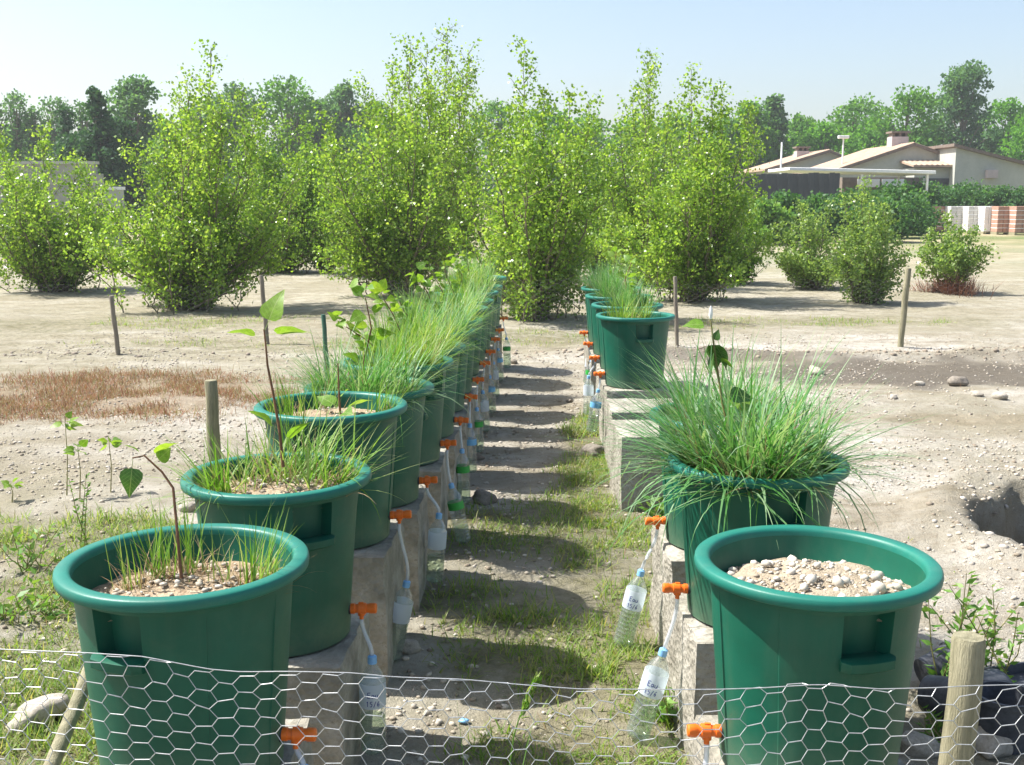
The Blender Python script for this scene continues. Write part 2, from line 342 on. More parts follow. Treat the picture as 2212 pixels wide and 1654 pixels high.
GRASS_SPOTS = [(0.12, 5.95, 0.75, 0.55), (0.55, 5.2, 0.35, 0.9), (-0.05, 4.75, 0.4, 0.22), (0.30, 4.2, 0.5, 0.45), (0.52, 3.7, 0.35, 0.6), (0.2, 3.35, 0.4, 0.3),
               (0.55, 6.9, 0.25, 0.9), (0.62, 8.3, 0.2, 1.0), (-1.9, 4.6, 0.8, 0.6), (-1.75, 3.6, 0.8, 0.6), (-1.5, 2.9, 0.6, 0.5), (-2.4, 5.7, 0.9, 0.35),
               (0.3, 14.6, 1.4, 0.7), (-2.7, 13.8, 2.4, 0.55), (-6, 16, 2.5, 1.0), (-1.7, 5.0, 0.5, 0.5), (2.3, 16, 1.2, 0.6), (0, -5.2, 14, 7.3), (4.5, 16.5, 3.0, 0.7), (-1.5, 17.5, 3.0, 0.8)]  # wide patch round the camera is unseen, added to cut bounce onto tub fronts
RED_SPOT = (-3.75, 10.2, 1.75, 1.2)
def masks(x, y):
    g = np.zeros_like(x)
    for s in GRASS_SPOTS: g = np.maximum(g, ell(x, y, *s))
    dark = np.maximum(ell(x, y, 5.3, 11.6, 2.9, 1.05, 0.25, 0.5), 0.75 * ell(x, y, 2.4, 12.7, 1.0, 0.35))
    rr = np.hypot((x - 3.78) / 1.22, (y - 5.55) / 1.38); dark = np.maximum(dark, 1 - sstep(0.85, 0.97, rr))  # pit interior darkened too: its shade put into the ground colour
    red = ell(x, y, *RED_SPOT)
    return g, dark, red
def graded(lo, f0, f1, hi, fine, grow=1.22):
    a = list(np.arange(f0, f1 + 1e-6, fine)); s = fine
    while a[-1] < hi: s *= grow; a.append(min(a[-1] + s, hi))
    s = fine
    while a[0] > lo: s *= grow; a.insert(0, max(a[0] - s, lo))
    return np.array(a)
def make_ground():
    xs = graded(-1500, -6, 6.6, 1500, 0.055); ys = graded(-60, 1.2, 15.5, 2600, 0.055)
    X, Y = np.meshgrid(xs, ys); x, y = X.ravel(), Y.ravel()
    V = np.stack([x, y, ground_h(x, y)], 1)
    nx = len(xs); i = np.arange(len(ys) - 1)[:, None] * nx + np.arange(nx - 1)[None, :]; i = i.ravel()
    me = npmesh('ground', V, np.stack([i, i + 1, i + nx + 1, i + nx], 1), True)
    g, d, r = masks(x, y)
    th_ = np.maximum.reduce([0.95 * ell(x, y, -5.0, 13.6, 5.0, 3.2, 0.4, 0.6), 0.75 * sstep(14.5, 17.5, y + 2 * vnoise(x, y, 0.8, 33)), 0.45 * ell(x, y, -2.6, 6.2, 2.0, 1.6, 0.5, 0.8), 0.55 * ell(x, y, 0.2, 3.6, 1.0, 2.0, 0.5, 0.6), 0.5 * ell(x, y, 0.3, 13.6, 2.0, 1.0, 0.4, 0.6)])
    at = me.color_attributes.new('patch', 'FLOAT_COLOR', 'POINT')
    at.data.foreach_set('color', np.stack([g, d, r, th_], 1).astype(np.float32).ravel())
    t = NT('bare_sandy_ground'); co = t.coord('Object')
    a = t.n('ShaderNodeVertexColor', layer_name='patch'); sep = t.n('ShaderNodeSeparateColor'); t.l(a.outputs[0], sep.inputs[0])
    n1 = t.noise(0.35, 6, 0.6, co); n2 = t.noise(3.2, 6, 0.65, co); n3 = t.noise(17, 6, 0.75, co); n4 = t.noise(130, 3, 0.7, co)
    sand = t.ramp(n2, [(0.28, (0.30, 0.265, 0.215)), (0.43, (0.45, 0.415, 0.35)), (0.66, (0.60, 0.57, 0.51))])
    sand = t.mix(t.ramp(n1, [(0.44, (0, 0, 0)), (0.60, (0.85, 0.85, 0.85))]), sand, (0.30, 0.27, 0.19, 1))
    sand = t.mix(t.ramp(n3, [(0.52, (0, 0, 0)), (0.72, (0.85, 0.85, 0.85))]), sand, (0.20, 0.155, 0.10, 1))
    sand = t.mix(t.ramp(n4, [(0.56, (0, 0, 0)), (0.72, (0.8, 0.8, 0.8))]), sand, (0.62, 0.55, 0.45, 1))
    mp = t.n('ShaderNodeMapping'); mp.inputs['Scale'].default_value = (0.22, 1.3, 1); t.l(co, mp.inputs[0])
    n5 = t.noise(1.0, 7, 0.68, mp.outputs[0], 0.6)
    sand = t.mix(t.ramp(n5, [(0.47, (0, 0, 0)), (0.63, (0.7, 0.7, 0.7))]), sand, t.ramp(n2, [(0.35, (0.20, 0.165, 0.10)), (0.65, (0.37, 0.315, 0.225))]))
    gm = t.math('MULTIPLY', sep.outputs[0], t.ramp(t.noise(9, 5, 0.7, co), [(0.3, (0.15, 0.15, 0.15)), (0.6, (0.9, 0.9, 0.9))]))
    col = t.mix(gm, sand, t.ramp(n3, [(0.3, (0.085, 0.085, 0.03)), (0.7, (0.20, 0.19, 0.075))]))
    thc = t.ramp(t.math('ADD', t.math('MULTIPLY', n3, 0.6), t.math('MULTIPLY', n2, 0.4)), [(0.32, (0.13, 0.115, 0.065)), (0.47, (0.29, 0.26, 0.175)), (0.64, (0.46, 0.42, 0.32))])
    col = t.mix(t.math('MULTIPLY', a.outputs[1], t.ramp(t.noise(1.6, 6, 0.7, mp.outputs[0]), [(0.35, (0.45, 0.45, 0.45)), (0.6, (1, 1, 1))])), col, thc)
    col = t.mix(t.math('MULTIPLY', sep.outputs[1], 0.9), col, t.ramp(n3, [(0.3, (0.095, 0.08, 0.062)), (0.75, (0.19, 0.165, 0.13))]))
    col = t.mix(t.math('MULTIPLY', sep.outputs[2], 0.45), col, t.ramp(n2, [(0.35, (0.25, 0.15, 0.085)), (0.65, (0.33, 0.235, 0.13))]))
    # dry meadow far out
    gy = t.n('ShaderNodeSeparateXYZ'); t.l(co, gy.inputs[0])
    far = t.n('ShaderNodeMapRange'); far.inputs[1].default_value = 22; far.inputs[2].default_value = 50; t.l(gy.outputs[1], far.inputs[0])
    mead = t.ramp(t.noise(0.22, 6, 0.65, co), [(0.35, (0.10, 0.16, 0.035)), (0.5, (0.22, 0.22, 0.09)), (0.62, (0.42, 0.35, 0.22))])
    col = t.mix(t.math('MULTIPLY', far.outputs[0], 0.85), col, mead)
    hh = t.math('ADD', t.math('MULTIPLY', n3, 0.8), t.math('MULTIPLY', n4, 0.35))
    return tag(obj('ground', me, t.done(t.bsdf(col, 0.95, t.bump(hh, 0.045, 1.0), 0.15))), 'pale sandy stony ground with patches of grass', None, kind='structure')
make_ground()

# ------------------------------------------------------------------ loose stone and leaf generators
def stone_mesh(name, seed, sub=2, rough=0.35, flat=0.7):
    bm = bmesh.new(); bmesh.ops.create_icosphere(bm, subdivisions=sub, radius=0.5)
    for v in bm.verts:
        n = noise.noise(v.co * 2.2 + Vector((seed * 3.7, seed * 1.3, 0))); n2 = noise.noise(v.co * 5.5 + Vector((0, seed * 2.1, 5)))
        v.co *= 1 + rough * n + rough * 0.4 * n2; v.co.z *= flat
    me = bpy.data.meshes.new(name); bm.to_mesh(me); bm.free()
    me.polygons.foreach_set('use_smooth', [True] * len(me.polygons)); return me
def scatter_stones(name, pts, sizes, m, label, seed=1, kind='stuff', parent=None, cat='gravel'):
    """many small stones joined into one mesh"""
    bm = bmesh.new(); bmesh.ops.create_icosphere(bm, subdivisions=1, radius=0.5)
    b = np.array([v.co[:] for v in bm.verts]); f = np.array([[v.index for v in q.verts] for q in bm.faces]); bm.free()
    r = np.random.default_rng(seed); n = len(pts); nb = len(b)
    dist = 1 + (r.random((n, nb, 1)) - 0.5) * 0.5
    V = b[None] * dist * (0.7 + 0.6 * r.random((n, 1, 3))); V[:, :, 2] *= 0.65
    an = r.random(n) * 6.283; c, s = np.cos(an)[:, None], np.sin(an)[:, None]
    V = np.stack([V[:, :, 0] * c - V[:, :, 1] * s, V[:, :, 0] * s + V[:, :, 1] * c, V[:, :, 2]], 2)
    V = V * np.asarray(sizes)[:, None, None] + np.asarray(pts)[:, None, :]
    Q = f[None] + (np.arange(n) * nb)[:, None, None]
    me = npmesh(name, V.reshape(-1, 3), Q.reshape(-1, 3), True)
    o = obj(name, me, m, parent)
    if parent is None: tag(o, label, cat, kind=kind)
    else: o['kind'] = kind
    return o
def blades(base, az, L, lean, curl, wid, seg=4, crease=False):
    n = len(base); az, L, lean, curl, wid = [np.broadcast_to(np.asarray(a, float), (n,)) for a in (az, L, lean, curl, wid)]
    d = np.stack([np.cos(az), np.sin(az)], 1); side = np.stack([-np.sin(az), np.cos(az), np.zeros(n)], 1)
    p = np.array(base, float); lv = []
    for i in range(seg + 1):
        t = i / seg; ww = wid * (1 - t ** 1.8) * (0.75 + 0.5 * min(t * 3, 1) * (1 - t)) + 0.0002
        lv.append(p - side * ww[:, None] / 2); lv.append(p + side * ww[:, None] / 2)
        th = lean + curl * ((i + 0.5) / seg) ** 1.25; st = L / seg
        p = p + np.concatenate([d * (np.sin(th) * st)[:, None], (np.cos(th) * st)[:, None]], 1)
    V = np.stack(lv, 1); k = 2 * (seg + 1)
    q = np.array([[2*i, 2*i+1, 2*i+3, 2*i+2] for i in range(seg)])
    Q = q[None] + (np.arange(n) * k)[:, None, None]
    return V.reshape(-1, 3), Q.reshape(-1, 4)
def join_np(parts):
    V = []; Q = []; b = 0
    for v, q in parts: V.append(v); Q.append(q + b); b += len(v)
    return np.concatenate(V), np.concatenate(Q)
def leaves(c, d, size, seed, wide=0.42, droop=0.0):
    """rhombic, slightly folded leaves: c centres (n,3), d tip directions (n,3), size (n,)"""
    r = np.random.default_rng(seed); n = len(c); d = d + (r.random((n, 3)) - 0.5) * 0.5; d[:, 2] -= droop
    d /= np.linalg.norm(d, axis=1, keepdims=True) + 1e-9
    h = r.normal(size=(n, 3)); s = np.cross(d, h); s /= np.linalg.norm(s, axis=1, keepdims=True) + 1e-9
    nn = np.cross(d, s); sz = np.asarray(size)[:, None]
    V = np.stack([c - d * sz * 0.45, c + s * sz * wide - d * sz * 0.05 + nn * sz * 0.08, c + d * sz * 0.55, c - s * sz * wide - d * sz * 0.05 + nn * sz * 0.08], 1)
    return V.reshape(-1, 3), (np.arange(n) * 4)[:, None] + np.arange(4)[None]

# ------------------------------------------------------------------ tubs
RIM_Z, RIM_R = 0.52, 0.29
def tub_meshes():
    rec_w, rec_z0, rec_z1 = 0.060, 0.362, 0.468
    def prof(z): return 0.212 + (0.253 - 0.212) * (z / 0.5) + (0.003 if z > 0.472 else 0.0)
    zs = [0, 0.004, 0.012, 0.10, 0.2, 0.3, rec_z0 - 0.003, rec_z0, rec_z0 + 0.005, 0.40, rec_z1 - 0.006, rec_z1 - 0.001, rec_z1 + 0.003, 0.480, 0.50]
    half = rec_w / 0.243; ths = set()
    for k in range(96): ths.add(round(2 * math.pi * k / 96, 5))
    for c in (0, math.pi):
        ths = {t for t in ths if all(abs(abs((t - c + math.pi) % (2 * math.pi) - math.pi) - half) > 0.03 for _ in (0,))}
        for s in (-1, 1):
            for e in (-0.012, 0.008): ths.add(round((c + s * (half + e)) % (2 * math.pi), 5))
    pan = [math.pi / 2 - 0.75, math.pi / 2 + 0.75, -math.pi / 2 - 0.75, -math.pi / 2 + 0.75, math.pi / 2, -math.pi / 2]
    for p in pan:
        for e in (-0.006, 0.006): ths.add(round((p + e) % (2 * math.pi), 5))
    ths = sorted(ths); n = len(ths); V = []; Fc = []
    def inrec(t, z):
        a = min(abs((t + math.pi) % (2 * math.pi) - math.pi), abs((t - math.pi + math.pi) % (2 * math.pi) - math.pi))
        return a < half + 0.0 and rec_z0 - 0.001 < z < rec_z1
    def panel(t):
        k = sum(1 for p in pan if (p % (2 * math.pi)) < t); return -0.0035 if k % 2 else 0.0
    for z in zs:
        for t in ths:
            r = prof(z) + (panel(t) if 0.02 < z < 0.44 else 0) - (0.006 if z == 0 else 0)
            if inrec(t, z): r -= 0.040 if math.cos(t) > 0 else 0.004
            V.append((r * math.cos(t), r * math.sin(t), z))
    m = len(zs)
    for i in range(m - 1): Fc += [(i*n+k, i*n+(k+1)%n, (i+1)*n+(k+1)%n, (i+1)*n+k) for k in range(n)]
    b = len(V); inner = [(0.250, 0.50), (0.2475, 0.482), (0.240, 0.44), (0.205, 0.35), (0.19, 0.30)]
    for r, z in inner:
        for t in ths:
            q_ = 0.200 if (math.cos(t) > 0 and abs(math.sin(t)) < math.sin(half + 0.02) and 0.34 < z < 0.49 and r > 0.2) else r
            V.append((q_ * math.cos(t), q_ * math.sin(t), z))
    Fc += [((m-1)*n+k, (m-1)*n+(k+1)%n, b+(k+1)%n, b+k) for k in range(n)]
    for i in range(4): Fc += [(b+i*n+k, b+i*n+(k+1)%n, b+(i+1)*n+(k+1)%n, b+(i+1)*n+k) for k in range(n)]
    Fc.append(tuple(b + 4 * n + k for k in range(n))); Fc.append(tuple(range(n))[::-1])
    body = smooth_auto(mesh('tub_body', V, Fc), 28); body.materials.append(M['tub'])
    rp = [(0.2505, 0.498), (0.2575, 0.492), (0.270, 0.493), (0.283, 0.491), (0.2885, 0.495), (0.290, 0.506), (0.2885, 0.5155), (0.284, 0.5195), (0.262, 0.5200), (0.2545, 0.5175), (0.2512, 0.510)]
    rim = smooth_auto(MB().lathe(rp, 72, True).me('tub_rim'), 50); rim.materials.append(M['rim'])
    V = []; Fc = []; K = 9
    for i in range(K):
        t = -half - 0.02 + (2 * half + 0.04) * i / (K - 1); e = 0.022 if 0 < i < K - 1 else 0.006
        for rr, zz in ((0.238, 0.340), (0.243 + e, 0.340), (0.250 + e, 0.346), (0.251 + e, 0.366), (0.244 + e, 0.368), (0.238, 0.368)):
            V.append((rr * math.cos(t), rr * math.sin(t), zz))
    for i in range(K - 1): Fc += [(i*6+k, i*6+(k+1)%6, (i+1)*6+(k+1)%6, (i+1)*6+k) for k in range(6)]
    Fc += [tuple(range(6)), tuple(range((K-1)*6, K*6))[::-1]]
    hd = smooth_auto(mesh('tub_handle', V, Fc), 40); hd.materials.append(M['tub'])
    return body, rim, hd
BODY, RIMM, HANDLE = tub_meshes()
def soil_mesh(seed, mound, m):
    V = [(0, 0, mound)]; Fc = []; K, rings = 40, 12
    for j in range(1, rings + 1):
        r = 0.243 * j / rings
        for k in range(K):
            a = 2 * math.pi * k / K; q_ = min(r, 0.195) if (math.cos(a) > 0 and abs(math.sin(a)) < 0.30) else r; x, y = q_ * math.cos(a), q_ * math.sin(a)
            z = mound * (1 - (j / rings) ** 2) + 0.016 * noise.noise(Vector((x * 14, y * 14, seed))) + 0.010 * noise.noise(Vector((x * 40, y * 40, seed)))
            V.append((x, y, z))
    Fc += [(0, 1 + k, 1 + (k + 1) % K) for k in range(K)]
    for j in range(rings - 1): Fc += [(1+j*K+k, 1+(j+1)*K+k, 1+(j+1)*K+(k+1)%K, 1+j*K+(k+1)%K) for k in range(K)]
    me = mesh('soil', V, Fc, True); me.materials.append(m); return me
SOILS = [soil_mesh(i * 3.3, 0.012 + 0.006 * i, M['soil']) for i in range(3)]; SANDY = soil_mesh(9.1, 0.035, M['sandsoil'])
# tap along +x, origin on the tub wall
tb = [(r_ * 1.22, z_ * 1.1) for r_, z_ in [(0.0, 0.004), (0.0125, 0.004), (0.0135, 0.008), (0.0135, 0.016), (0.0115, 0.018), (0.0115, 0.026), (0.0145, 0.028), (0.0145, 0.048), (0.012, 0.050), (0.012, 0.058), (0.0135, 0.060), (0.0135, 0.076), (0.011, 0.079), (0.0, 0.079)]]
RX = Matrix.Rotation(R(90), 4, 'Y')
TAPB = smooth_auto(MB().lathe(tb, 18).xf(RX).me('tap'), 40); TAPB.materials.append(M['orange'])
TAPC = smooth_auto(MB().lathe([(0, -0.012), (0.019, -0.012), (0.0195, -0.002), (0.017, 0.005), (0, 0.005)], 18).xf(RX).me('tap_collar'), 40); TAPC.materials.append(M['black'])
TAPS = smooth_auto(MB().tube([(0.038, 0, -0.008), (0.038, 0, -0.022), (0.038, 0, -0.023), (0.038, 0, -0.034)], [0.0115, 0.0115, 0.007, 0.007], 14).me('tap_spout'), 40); TAPS.materials.append(M['orange'])
tw = MB(); tw.box(0.030, 0.046, -0.004, 0.004, 0.012, 0.0205); TAPL = bevel(tw.me('tap_lever'), 0.0015); TAPL.materials.append(M['orange'])
ORD = ['first', 'second', 'third', 'fourth', 'fifth', 'sixth', 'seventh', 'eighth', 'ninth', 'tenth', 'eleventh', 'twelfth', 'thirteenth']
def block_mesh(seed, sx, sy, sz):
    bm = bmesh.new(); bmesh.ops.create_cube(bm, size=1)
    bmesh.ops.subdivide_edges(bm, edges=bm.edges[:], cuts=9, use_grid_fill=True)
    for v in bm.verts:
        c = v.co; ex = sum(1 for a in c if abs(abs(a) - 0.5) < 0.01)
        p = Vector((c.x * sx, c.y * sy, c.z * sz)); k = noise.noise(p * 6 + Vector((seed * 5, 0, 0))); k2 = noise.noise(p * 19 + Vector((0, seed * 5, 3)))
        off = 0.012 * k + 0.006 * k2
        if ex >= 2 and c.z > 0.2: off -= 0.02 * max(0, noise.noise(p * 8 + Vector((seed, seed, 9))) + 0.25)
        v.co = Vector((p.x * (1 + off / sx * 1.5), p.y * (1 + off / sy * 1.5), p.z + (0.5 * off if 0.4 < c.z < 0.49 else (-abs(off) * 0.4 if c.z >= 0.49 and ex >= 2 else 0))))
        v.co.z += sz / 2
    me = bpy.data.meshes.new('concrete_block'); bm.to_mesh(me); bm.free(); me.materials.append(M['concrete'])
    return smooth_auto(me, 40)
BLOCKS = [block_mesh(i, 0.47, 0.52, 0.545) for i in range(4)]
LEFT = [(-0.773, 2.52, 0.0), (-0.727, 3.35, 0.0), (-0.69, 4.17, 0.065), (-0.64, 4.92, 0.01), (-0.59, 5.65, 0.02), (-0.555, 6.38, 0.0), (-0.525, 7.1, 0.01), (-0.50, 7.83, 0.0),
        (-0.47, 8.57, 0.01), (-0.44, 9.32, 0.0), (-0.41, 10.07, 0.01), (-0.38, 10.86, 0.0), (-0.345, 11.68, 0.03)]
RIGHT = [(0.733, 2.575, -0.02), (0.80, 3.53, 0.0), (0.835, 4.32, 0.0), (0.905, 8.12, 0.0), (0.93, 8.95, 0.0), (0.935, 9.8, 0.0), (0.95, 10.65, 0.0)]
BLOCK_Z = 0.44
def put_block(x, y, z, i, label, group):
    o = inst('concrete_block', BLOCKS[i % 4], None, (x, y, gh(x, y) - 0.02), (0, 0, random.uniform(-0.05, 0.05) + (math.pi if i % 3 == 1 else 0)))
    o.scale = (1, 1, (BLOCK_Z + z - o.location.z) / 0.545); return tag(o, label, 'block', group)
def put_tub(x, y, dz, side, i, label, soil, rot, soilz):
    t = thing('tub', label, 'tub', (x, y, BLOCK_Z + dz + 0.004), 0, 'green plastic tubs on concrete blocks')
    inst('tub_body', BODY, t, rot=(0, 0, rot)); inst('rim', RIMM, t)
    inst('handle', HANDLE, t, rot=(0, 0, rot)); inst('handle', HANDLE, t, rot=(0, 0, rot + math.pi))
    so = inst('soil', soil, t, (0, 0, soilz), (0, 0, rot))
    tap = inst('tap', TAPB, t, (0.215 * side, -0.02, 0.085), (random.uniform(-0.2, 0.2), random.uniform(-0.06, 0.06), 0 if side > 0 else math.pi))
    inst('collar', TAPC, tap); inst('spout', TAPS, tap); inst('lever', TAPL, tap)
    return t
LROW, RROW = [], []
for i, (x, y, dz) in enumerate(LEFT):
    s = ['dark green tub with sparse grass tufts and a bent sapling beside the wire mesh'][0] if i == 0 else f'dark green tub, {ORD[i]} from the wire mesh in the long row of thirteen tubs'
    put_block(x, y, dz, i, f'grey concrete block under the {ORD[i]} tub of the long row of thirteen', 'concrete blocks under the tubs')
    LROW.append(put_tub(x, y, dz, 1, i, s, SOILS[i % 3], R(-111) if i == 0 else R(-100 + 23 * ((i * 5) % 7 - 3)), 0.43 if i == 0 else 0.455))
for i, (x, y, dz) in enumerate(RIGHT):
    s = 'green tub filled with bare sandy stones, standing behind the wire mesh' if i == 0 else f'green tub, {ORD[i]} from the wire mesh in the short row of seven tubs'
    put_block(x, y, dz, i + 1, f'pale concrete block under the {ORD[i]} tub of the short row of seven', 'concrete blocks under the tubs')
    RROW.append(put_tub(x, y, dz, -1, i, s, SANDY if i == 0 else SOILS[i % 3], R(-76) if i == 0 else R(-80), 0.435 if i == 0 else 0.46))
for i, (x, y) in enumerate([(0.86, 6.55), (0.88, 7.3)]):
    put_block(x, y, 0, i + 2, ['bare concrete block at the start of the far part of the short row', 'bare concrete block just before the fourth tub of the short row'][i], 'concrete blocks under the tubs')
# pebbles on the bare tub: larger ones singly, fine ones joined
PEB = [stone_mesh(f'pebble_{i}', i * 1.7 + 20, 1, 0.3, 0.7) for i in range(5)]
M['palestone'] = mat_plain('pale_pebble', (0.46, 0.41, 0.33, 1), (0.62, 0.57, 0.48, 1), 3, 0.9)
for p in PEB: p.materials.append(M['palestone'])
r1 = RROW[0]
for k in range(70):
    a, rr = random.uniform(0, 6.283), 0.22 * math.sqrt(random.random()); s = random.uniform(0.012, 0.032) if k > 6 else random.uniform(0.03, 0.045)
    if math.cos(a - R(-76)) > 0.9: rr = min(rr, 0.17)
    x, y = rr * math.cos(a), rr * math.sin(a)
    inst('pebble', PEB[k % 5], r1, (x, y, 0.437 + 0.035 * (1 - (rr / 0.238) ** 2) + s * 0.16), (random.random(), random.random(), a), (s, s * 0.8, s))
def disc_pts(n, r, z, mound, seed):
    q = np.random.default_rng(seed); a = q.random(n) * 6.283; rr = np.minimum(r * np.sqrt(q.random(n)), np.where((np.sin(a) < -0.4), 0.185, 1))
    return np.stack([rr * np.cos(a), rr * np.sin(a), z + mound * (1 - (rr / 0.238) ** 2)], 1)
scatter_stones('grit', disc_pts(900, 0.225, 0.438, 0.035, 3), 0.004 + 0.010 * rng.random(900) ** 2, M['pebble'], None, 4, parent=r1)
for j, tt in enumerate(LROW[:4] + RROW[1:2]):
    z = 0.434 if j == 0 else 0.46
    scatter_stones('grit', disc_pts(260, 0.22, z, 0.014, 30 + j), 0.005 + 0.018 * rng.random(260) ** 2, M['pebble'], None, 40 + j, parent=tt)

# ------------------------------------------------------------------ grass and saplings growing in the tubs
def tub_grass(t, soilz, n, L, lean, curl, wid, m, label, seed, dry=0.1, spots=None):
    """blades rise in fans from a number of tufts; outer tufts lean outwards over the rim"""
    r = np.random.default_rng(seed)
    o = thing('grass_clump', label, 'grass', (t.location.x, t.location.y, t.location.z + soilz), 0, 'grass growing in the tubs')
    if not spots:
        spots = []
        for k in range(max(9, n // 42)):
            a = r.random() * 6.283; rr = 0.205 * r.random() ** 0.45; spots.append((rr * math.cos(a), rr * math.sin(a), 0.012 + 0.018 * r.random()))
    sp_ = np.array(spots); wt = 0.4 + r.random(len(sp_)); hgt = 0.72 + 0.42 * r.random(len(sp_))
    def make(n, Lr, ln, cr, w_, mm, nm):
        k = r.choice(len(sp_), n, p=wt / wt.sum()); p = sp_[k, :2] + r.normal(size=(n, 2)) * sp_[k, 2:3]
        rad = np.hypot(p[:, 0], p[:, 1]); p *= np.minimum(1, 0.232 / np.maximum(rad, 1e-6))[:, None]; rad = np.minimum(rad, 0.232)
        out = np.arctan2(p[:, 1], p[:, 0]); az = out + r.normal(size=n) * np.where(rad > 0.13, 1.0, 2.2)
        le = ln[0] + (ln[1] - ln[0]) * r.random(n) ** 0.8 * (0.4 + 0.7 * rad / 0.23)
        LL = (Lr[0] + (Lr[1] - Lr[0]) * r.random(n)) * hgt[k]
        V, Q = blades(np.concatenate([p, np.full((n, 1), -0.004)], 1), az, LL, le, cr[0] + (cr[1] - cr[0]) * r.random(n) ** 1.5 * (0.5 + r.random(n)), w_ * (0.45 + 1.0 * r.random(n) ** 1.4), 6)
        e = obj(nm, npmesh(nm, V, Q, True), mm, o); e['kind'] = 'stuff'
    make(n, L, lean, curl, wid, m, 'blades')
    if int(n * dry): make(int(n * dry), (L[0] * 0.3, L[1] * 0.6), (0.2, 1.2), (0.0, 1.4), wid * 0.7, M['drygrass'], 'dry_blades')
    return o
sz = lambda i: 0.435 if i == 0 else 0.462
tub_grass(LROW[0], 0.435, 130, (0.10, 0.24), (0.02, 0.45), (0.0, 0.6), 0.0042, M['grass'], 'sparse upright grass tufts in the tub with the bent sapling', 1, 2.2, spots=[(-0.13, 0.03, 0.02), (-0.09, 0.09, 0.02), (0.06, 0.06, 0.02), (0.15, 0.02, 0.025), (0.19, -0.03, 0.02), (0.17, 0.08, 0.02), (-0.02, 0.12, 0.02)])
tub_grass(LROW[1], 0.462, 420, (0.15, 0.38), (0.15, 1.2), (0.0, 1.2), 0.0056, M['grass'], 'spiky green grass spilling over the second tub of the long row', 2, 0.5, spots=[(-0.15, 0.0, 0.05), (-0.05, 0.13, 0.05), (0.13, 0.08, 0.06), (0.19, 0.0, 0.04), (0.05, 0.17, 0.05), (-0.15, -0.11, 0.03)])
tub_grass(LROW[2], 0.462, 150, (0.12, 0.28), (0.1, 0.6), (0.0, 0.6), 0.0048, M['grass'], 'thin grass at the edges of the third tub of the long row', 3, 0.9, spots=[(-0.18, 0.02, 0.04), (-0.08, 0.17, 0.04), (-0.16, -0.08, 0.03), (0.19, 0.05, 0.03)])
for i in range(3, 13):
    tub_grass(LROW[i], 0.462, 800 if i < 8 else 520, (0.18, 0.44) if i not in (8, 9) else (0.14, 0.34), (0.1, 1.35), (0.0, 1.5), 0.0062 if i < 8 else 0.0075, M['grass'] if i % 3 else M['grassblue'],
              f'dense long green grass filling the {ORD[i]} tub of the long row', 10 + i, 0.25)
tub_grass(RROW[1], 0.462, 1150, (0.26, 0.54), (0.2, 1.4), (0.1, 1.7), 0.0085, M['grassblue'], 'thick blue-green grass spilling over the second tub of the short row', 31, 0.3)
tub_grass(RROW[2], 0.462, 650, (0.22, 0.46), (0.2, 1.35), (0.1, 1.2), 0.0085, M['grassblue'], 'thick blue-green grass in the third tub of the short row', 32, 0.25)
for i, n, L in ((3, 260, (0.12, 0.26)), (4, 420, (0.16, 0.32)), (5, 480, (0.22, 0.42)), (6, 480, (0.22, 0.42))):
    tub_grass(RROW[i], 0.462, n, L, (0.1, 0.9), (0.0, 1.0), 0.007, M['grassblue'] if i > 3 else M['grass'], f'green grass growing in the {ORD[i]} tub of the short row', 33 + i, 0.3)
def leaf_mesh(name, m, fold=0.12):
    """heart-shaped poplar leaf, tip along +x, 1 unit long"""
    out = [(0, 0), (0.02, 0.22), (0.14, 0.36), (0.32, 0.37), (0.55, 0.26), (0.8, 0.11), (1, 0)]
    V = [(x, 0, 0.05 * math.sin(x * 3) - 0.12 * x * x) for x, _ in out]
    V += [(x, y, 0.05 * math.sin(x * 3) - 0.12 * x * x + fold * y + 0.02 * math.sin(9 * x)) for x, y in out[1:-1]]
    V += [(x, -y, 0.05 * math.sin(x * 3) - 0.12 * x * x + fold * y - 0.02 * math.sin(9 * x)) for x, y in out[1:-1]]
    n = len(out); L = lambda i: n + i - 1; Rr = lambda i: n + n - 2 + i - 1; Fc = []; V += [(-0.36, 0.008, 0.0), (-0.36, -0.008, 0.0), (0.03, -0.008, 0.0), (0.03, 0.008, 0.0)]; e_ = len(V); Fc.append((e_ - 4, e_ - 3, e_ - 2, e_ - 1))
    Fc += [(0, 1, L(1)), (0, Rr(1), 1)]
    for i in range(1, n - 2): Fc += [(i, i + 1, L(i + 1), L(i)), (i, Rr(i), Rr(i + 1), i + 1)]
    Fc += [(n - 2, n - 1, L(n - 2)), (n - 2, Rr(n - 2), n - 1)]
    me = mesh(name, V, Fc, True); me.materials.append(m); return me
LEAF, LEAFD = leaf_mesh('leaf', M['sapleaf']), leaf_mesh('leaf_dark', M['sapdark'])
WHITEBUD = smooth_auto(MB().tube([(0, 0, 0), (0, 0, 0.012), (0, 0, 0.03), (0, 0, 0.045)], [0.003, 0.007, 0.006, 0.0015], 8).me('bud')); WHITEBUD.materials.append(M['white'])
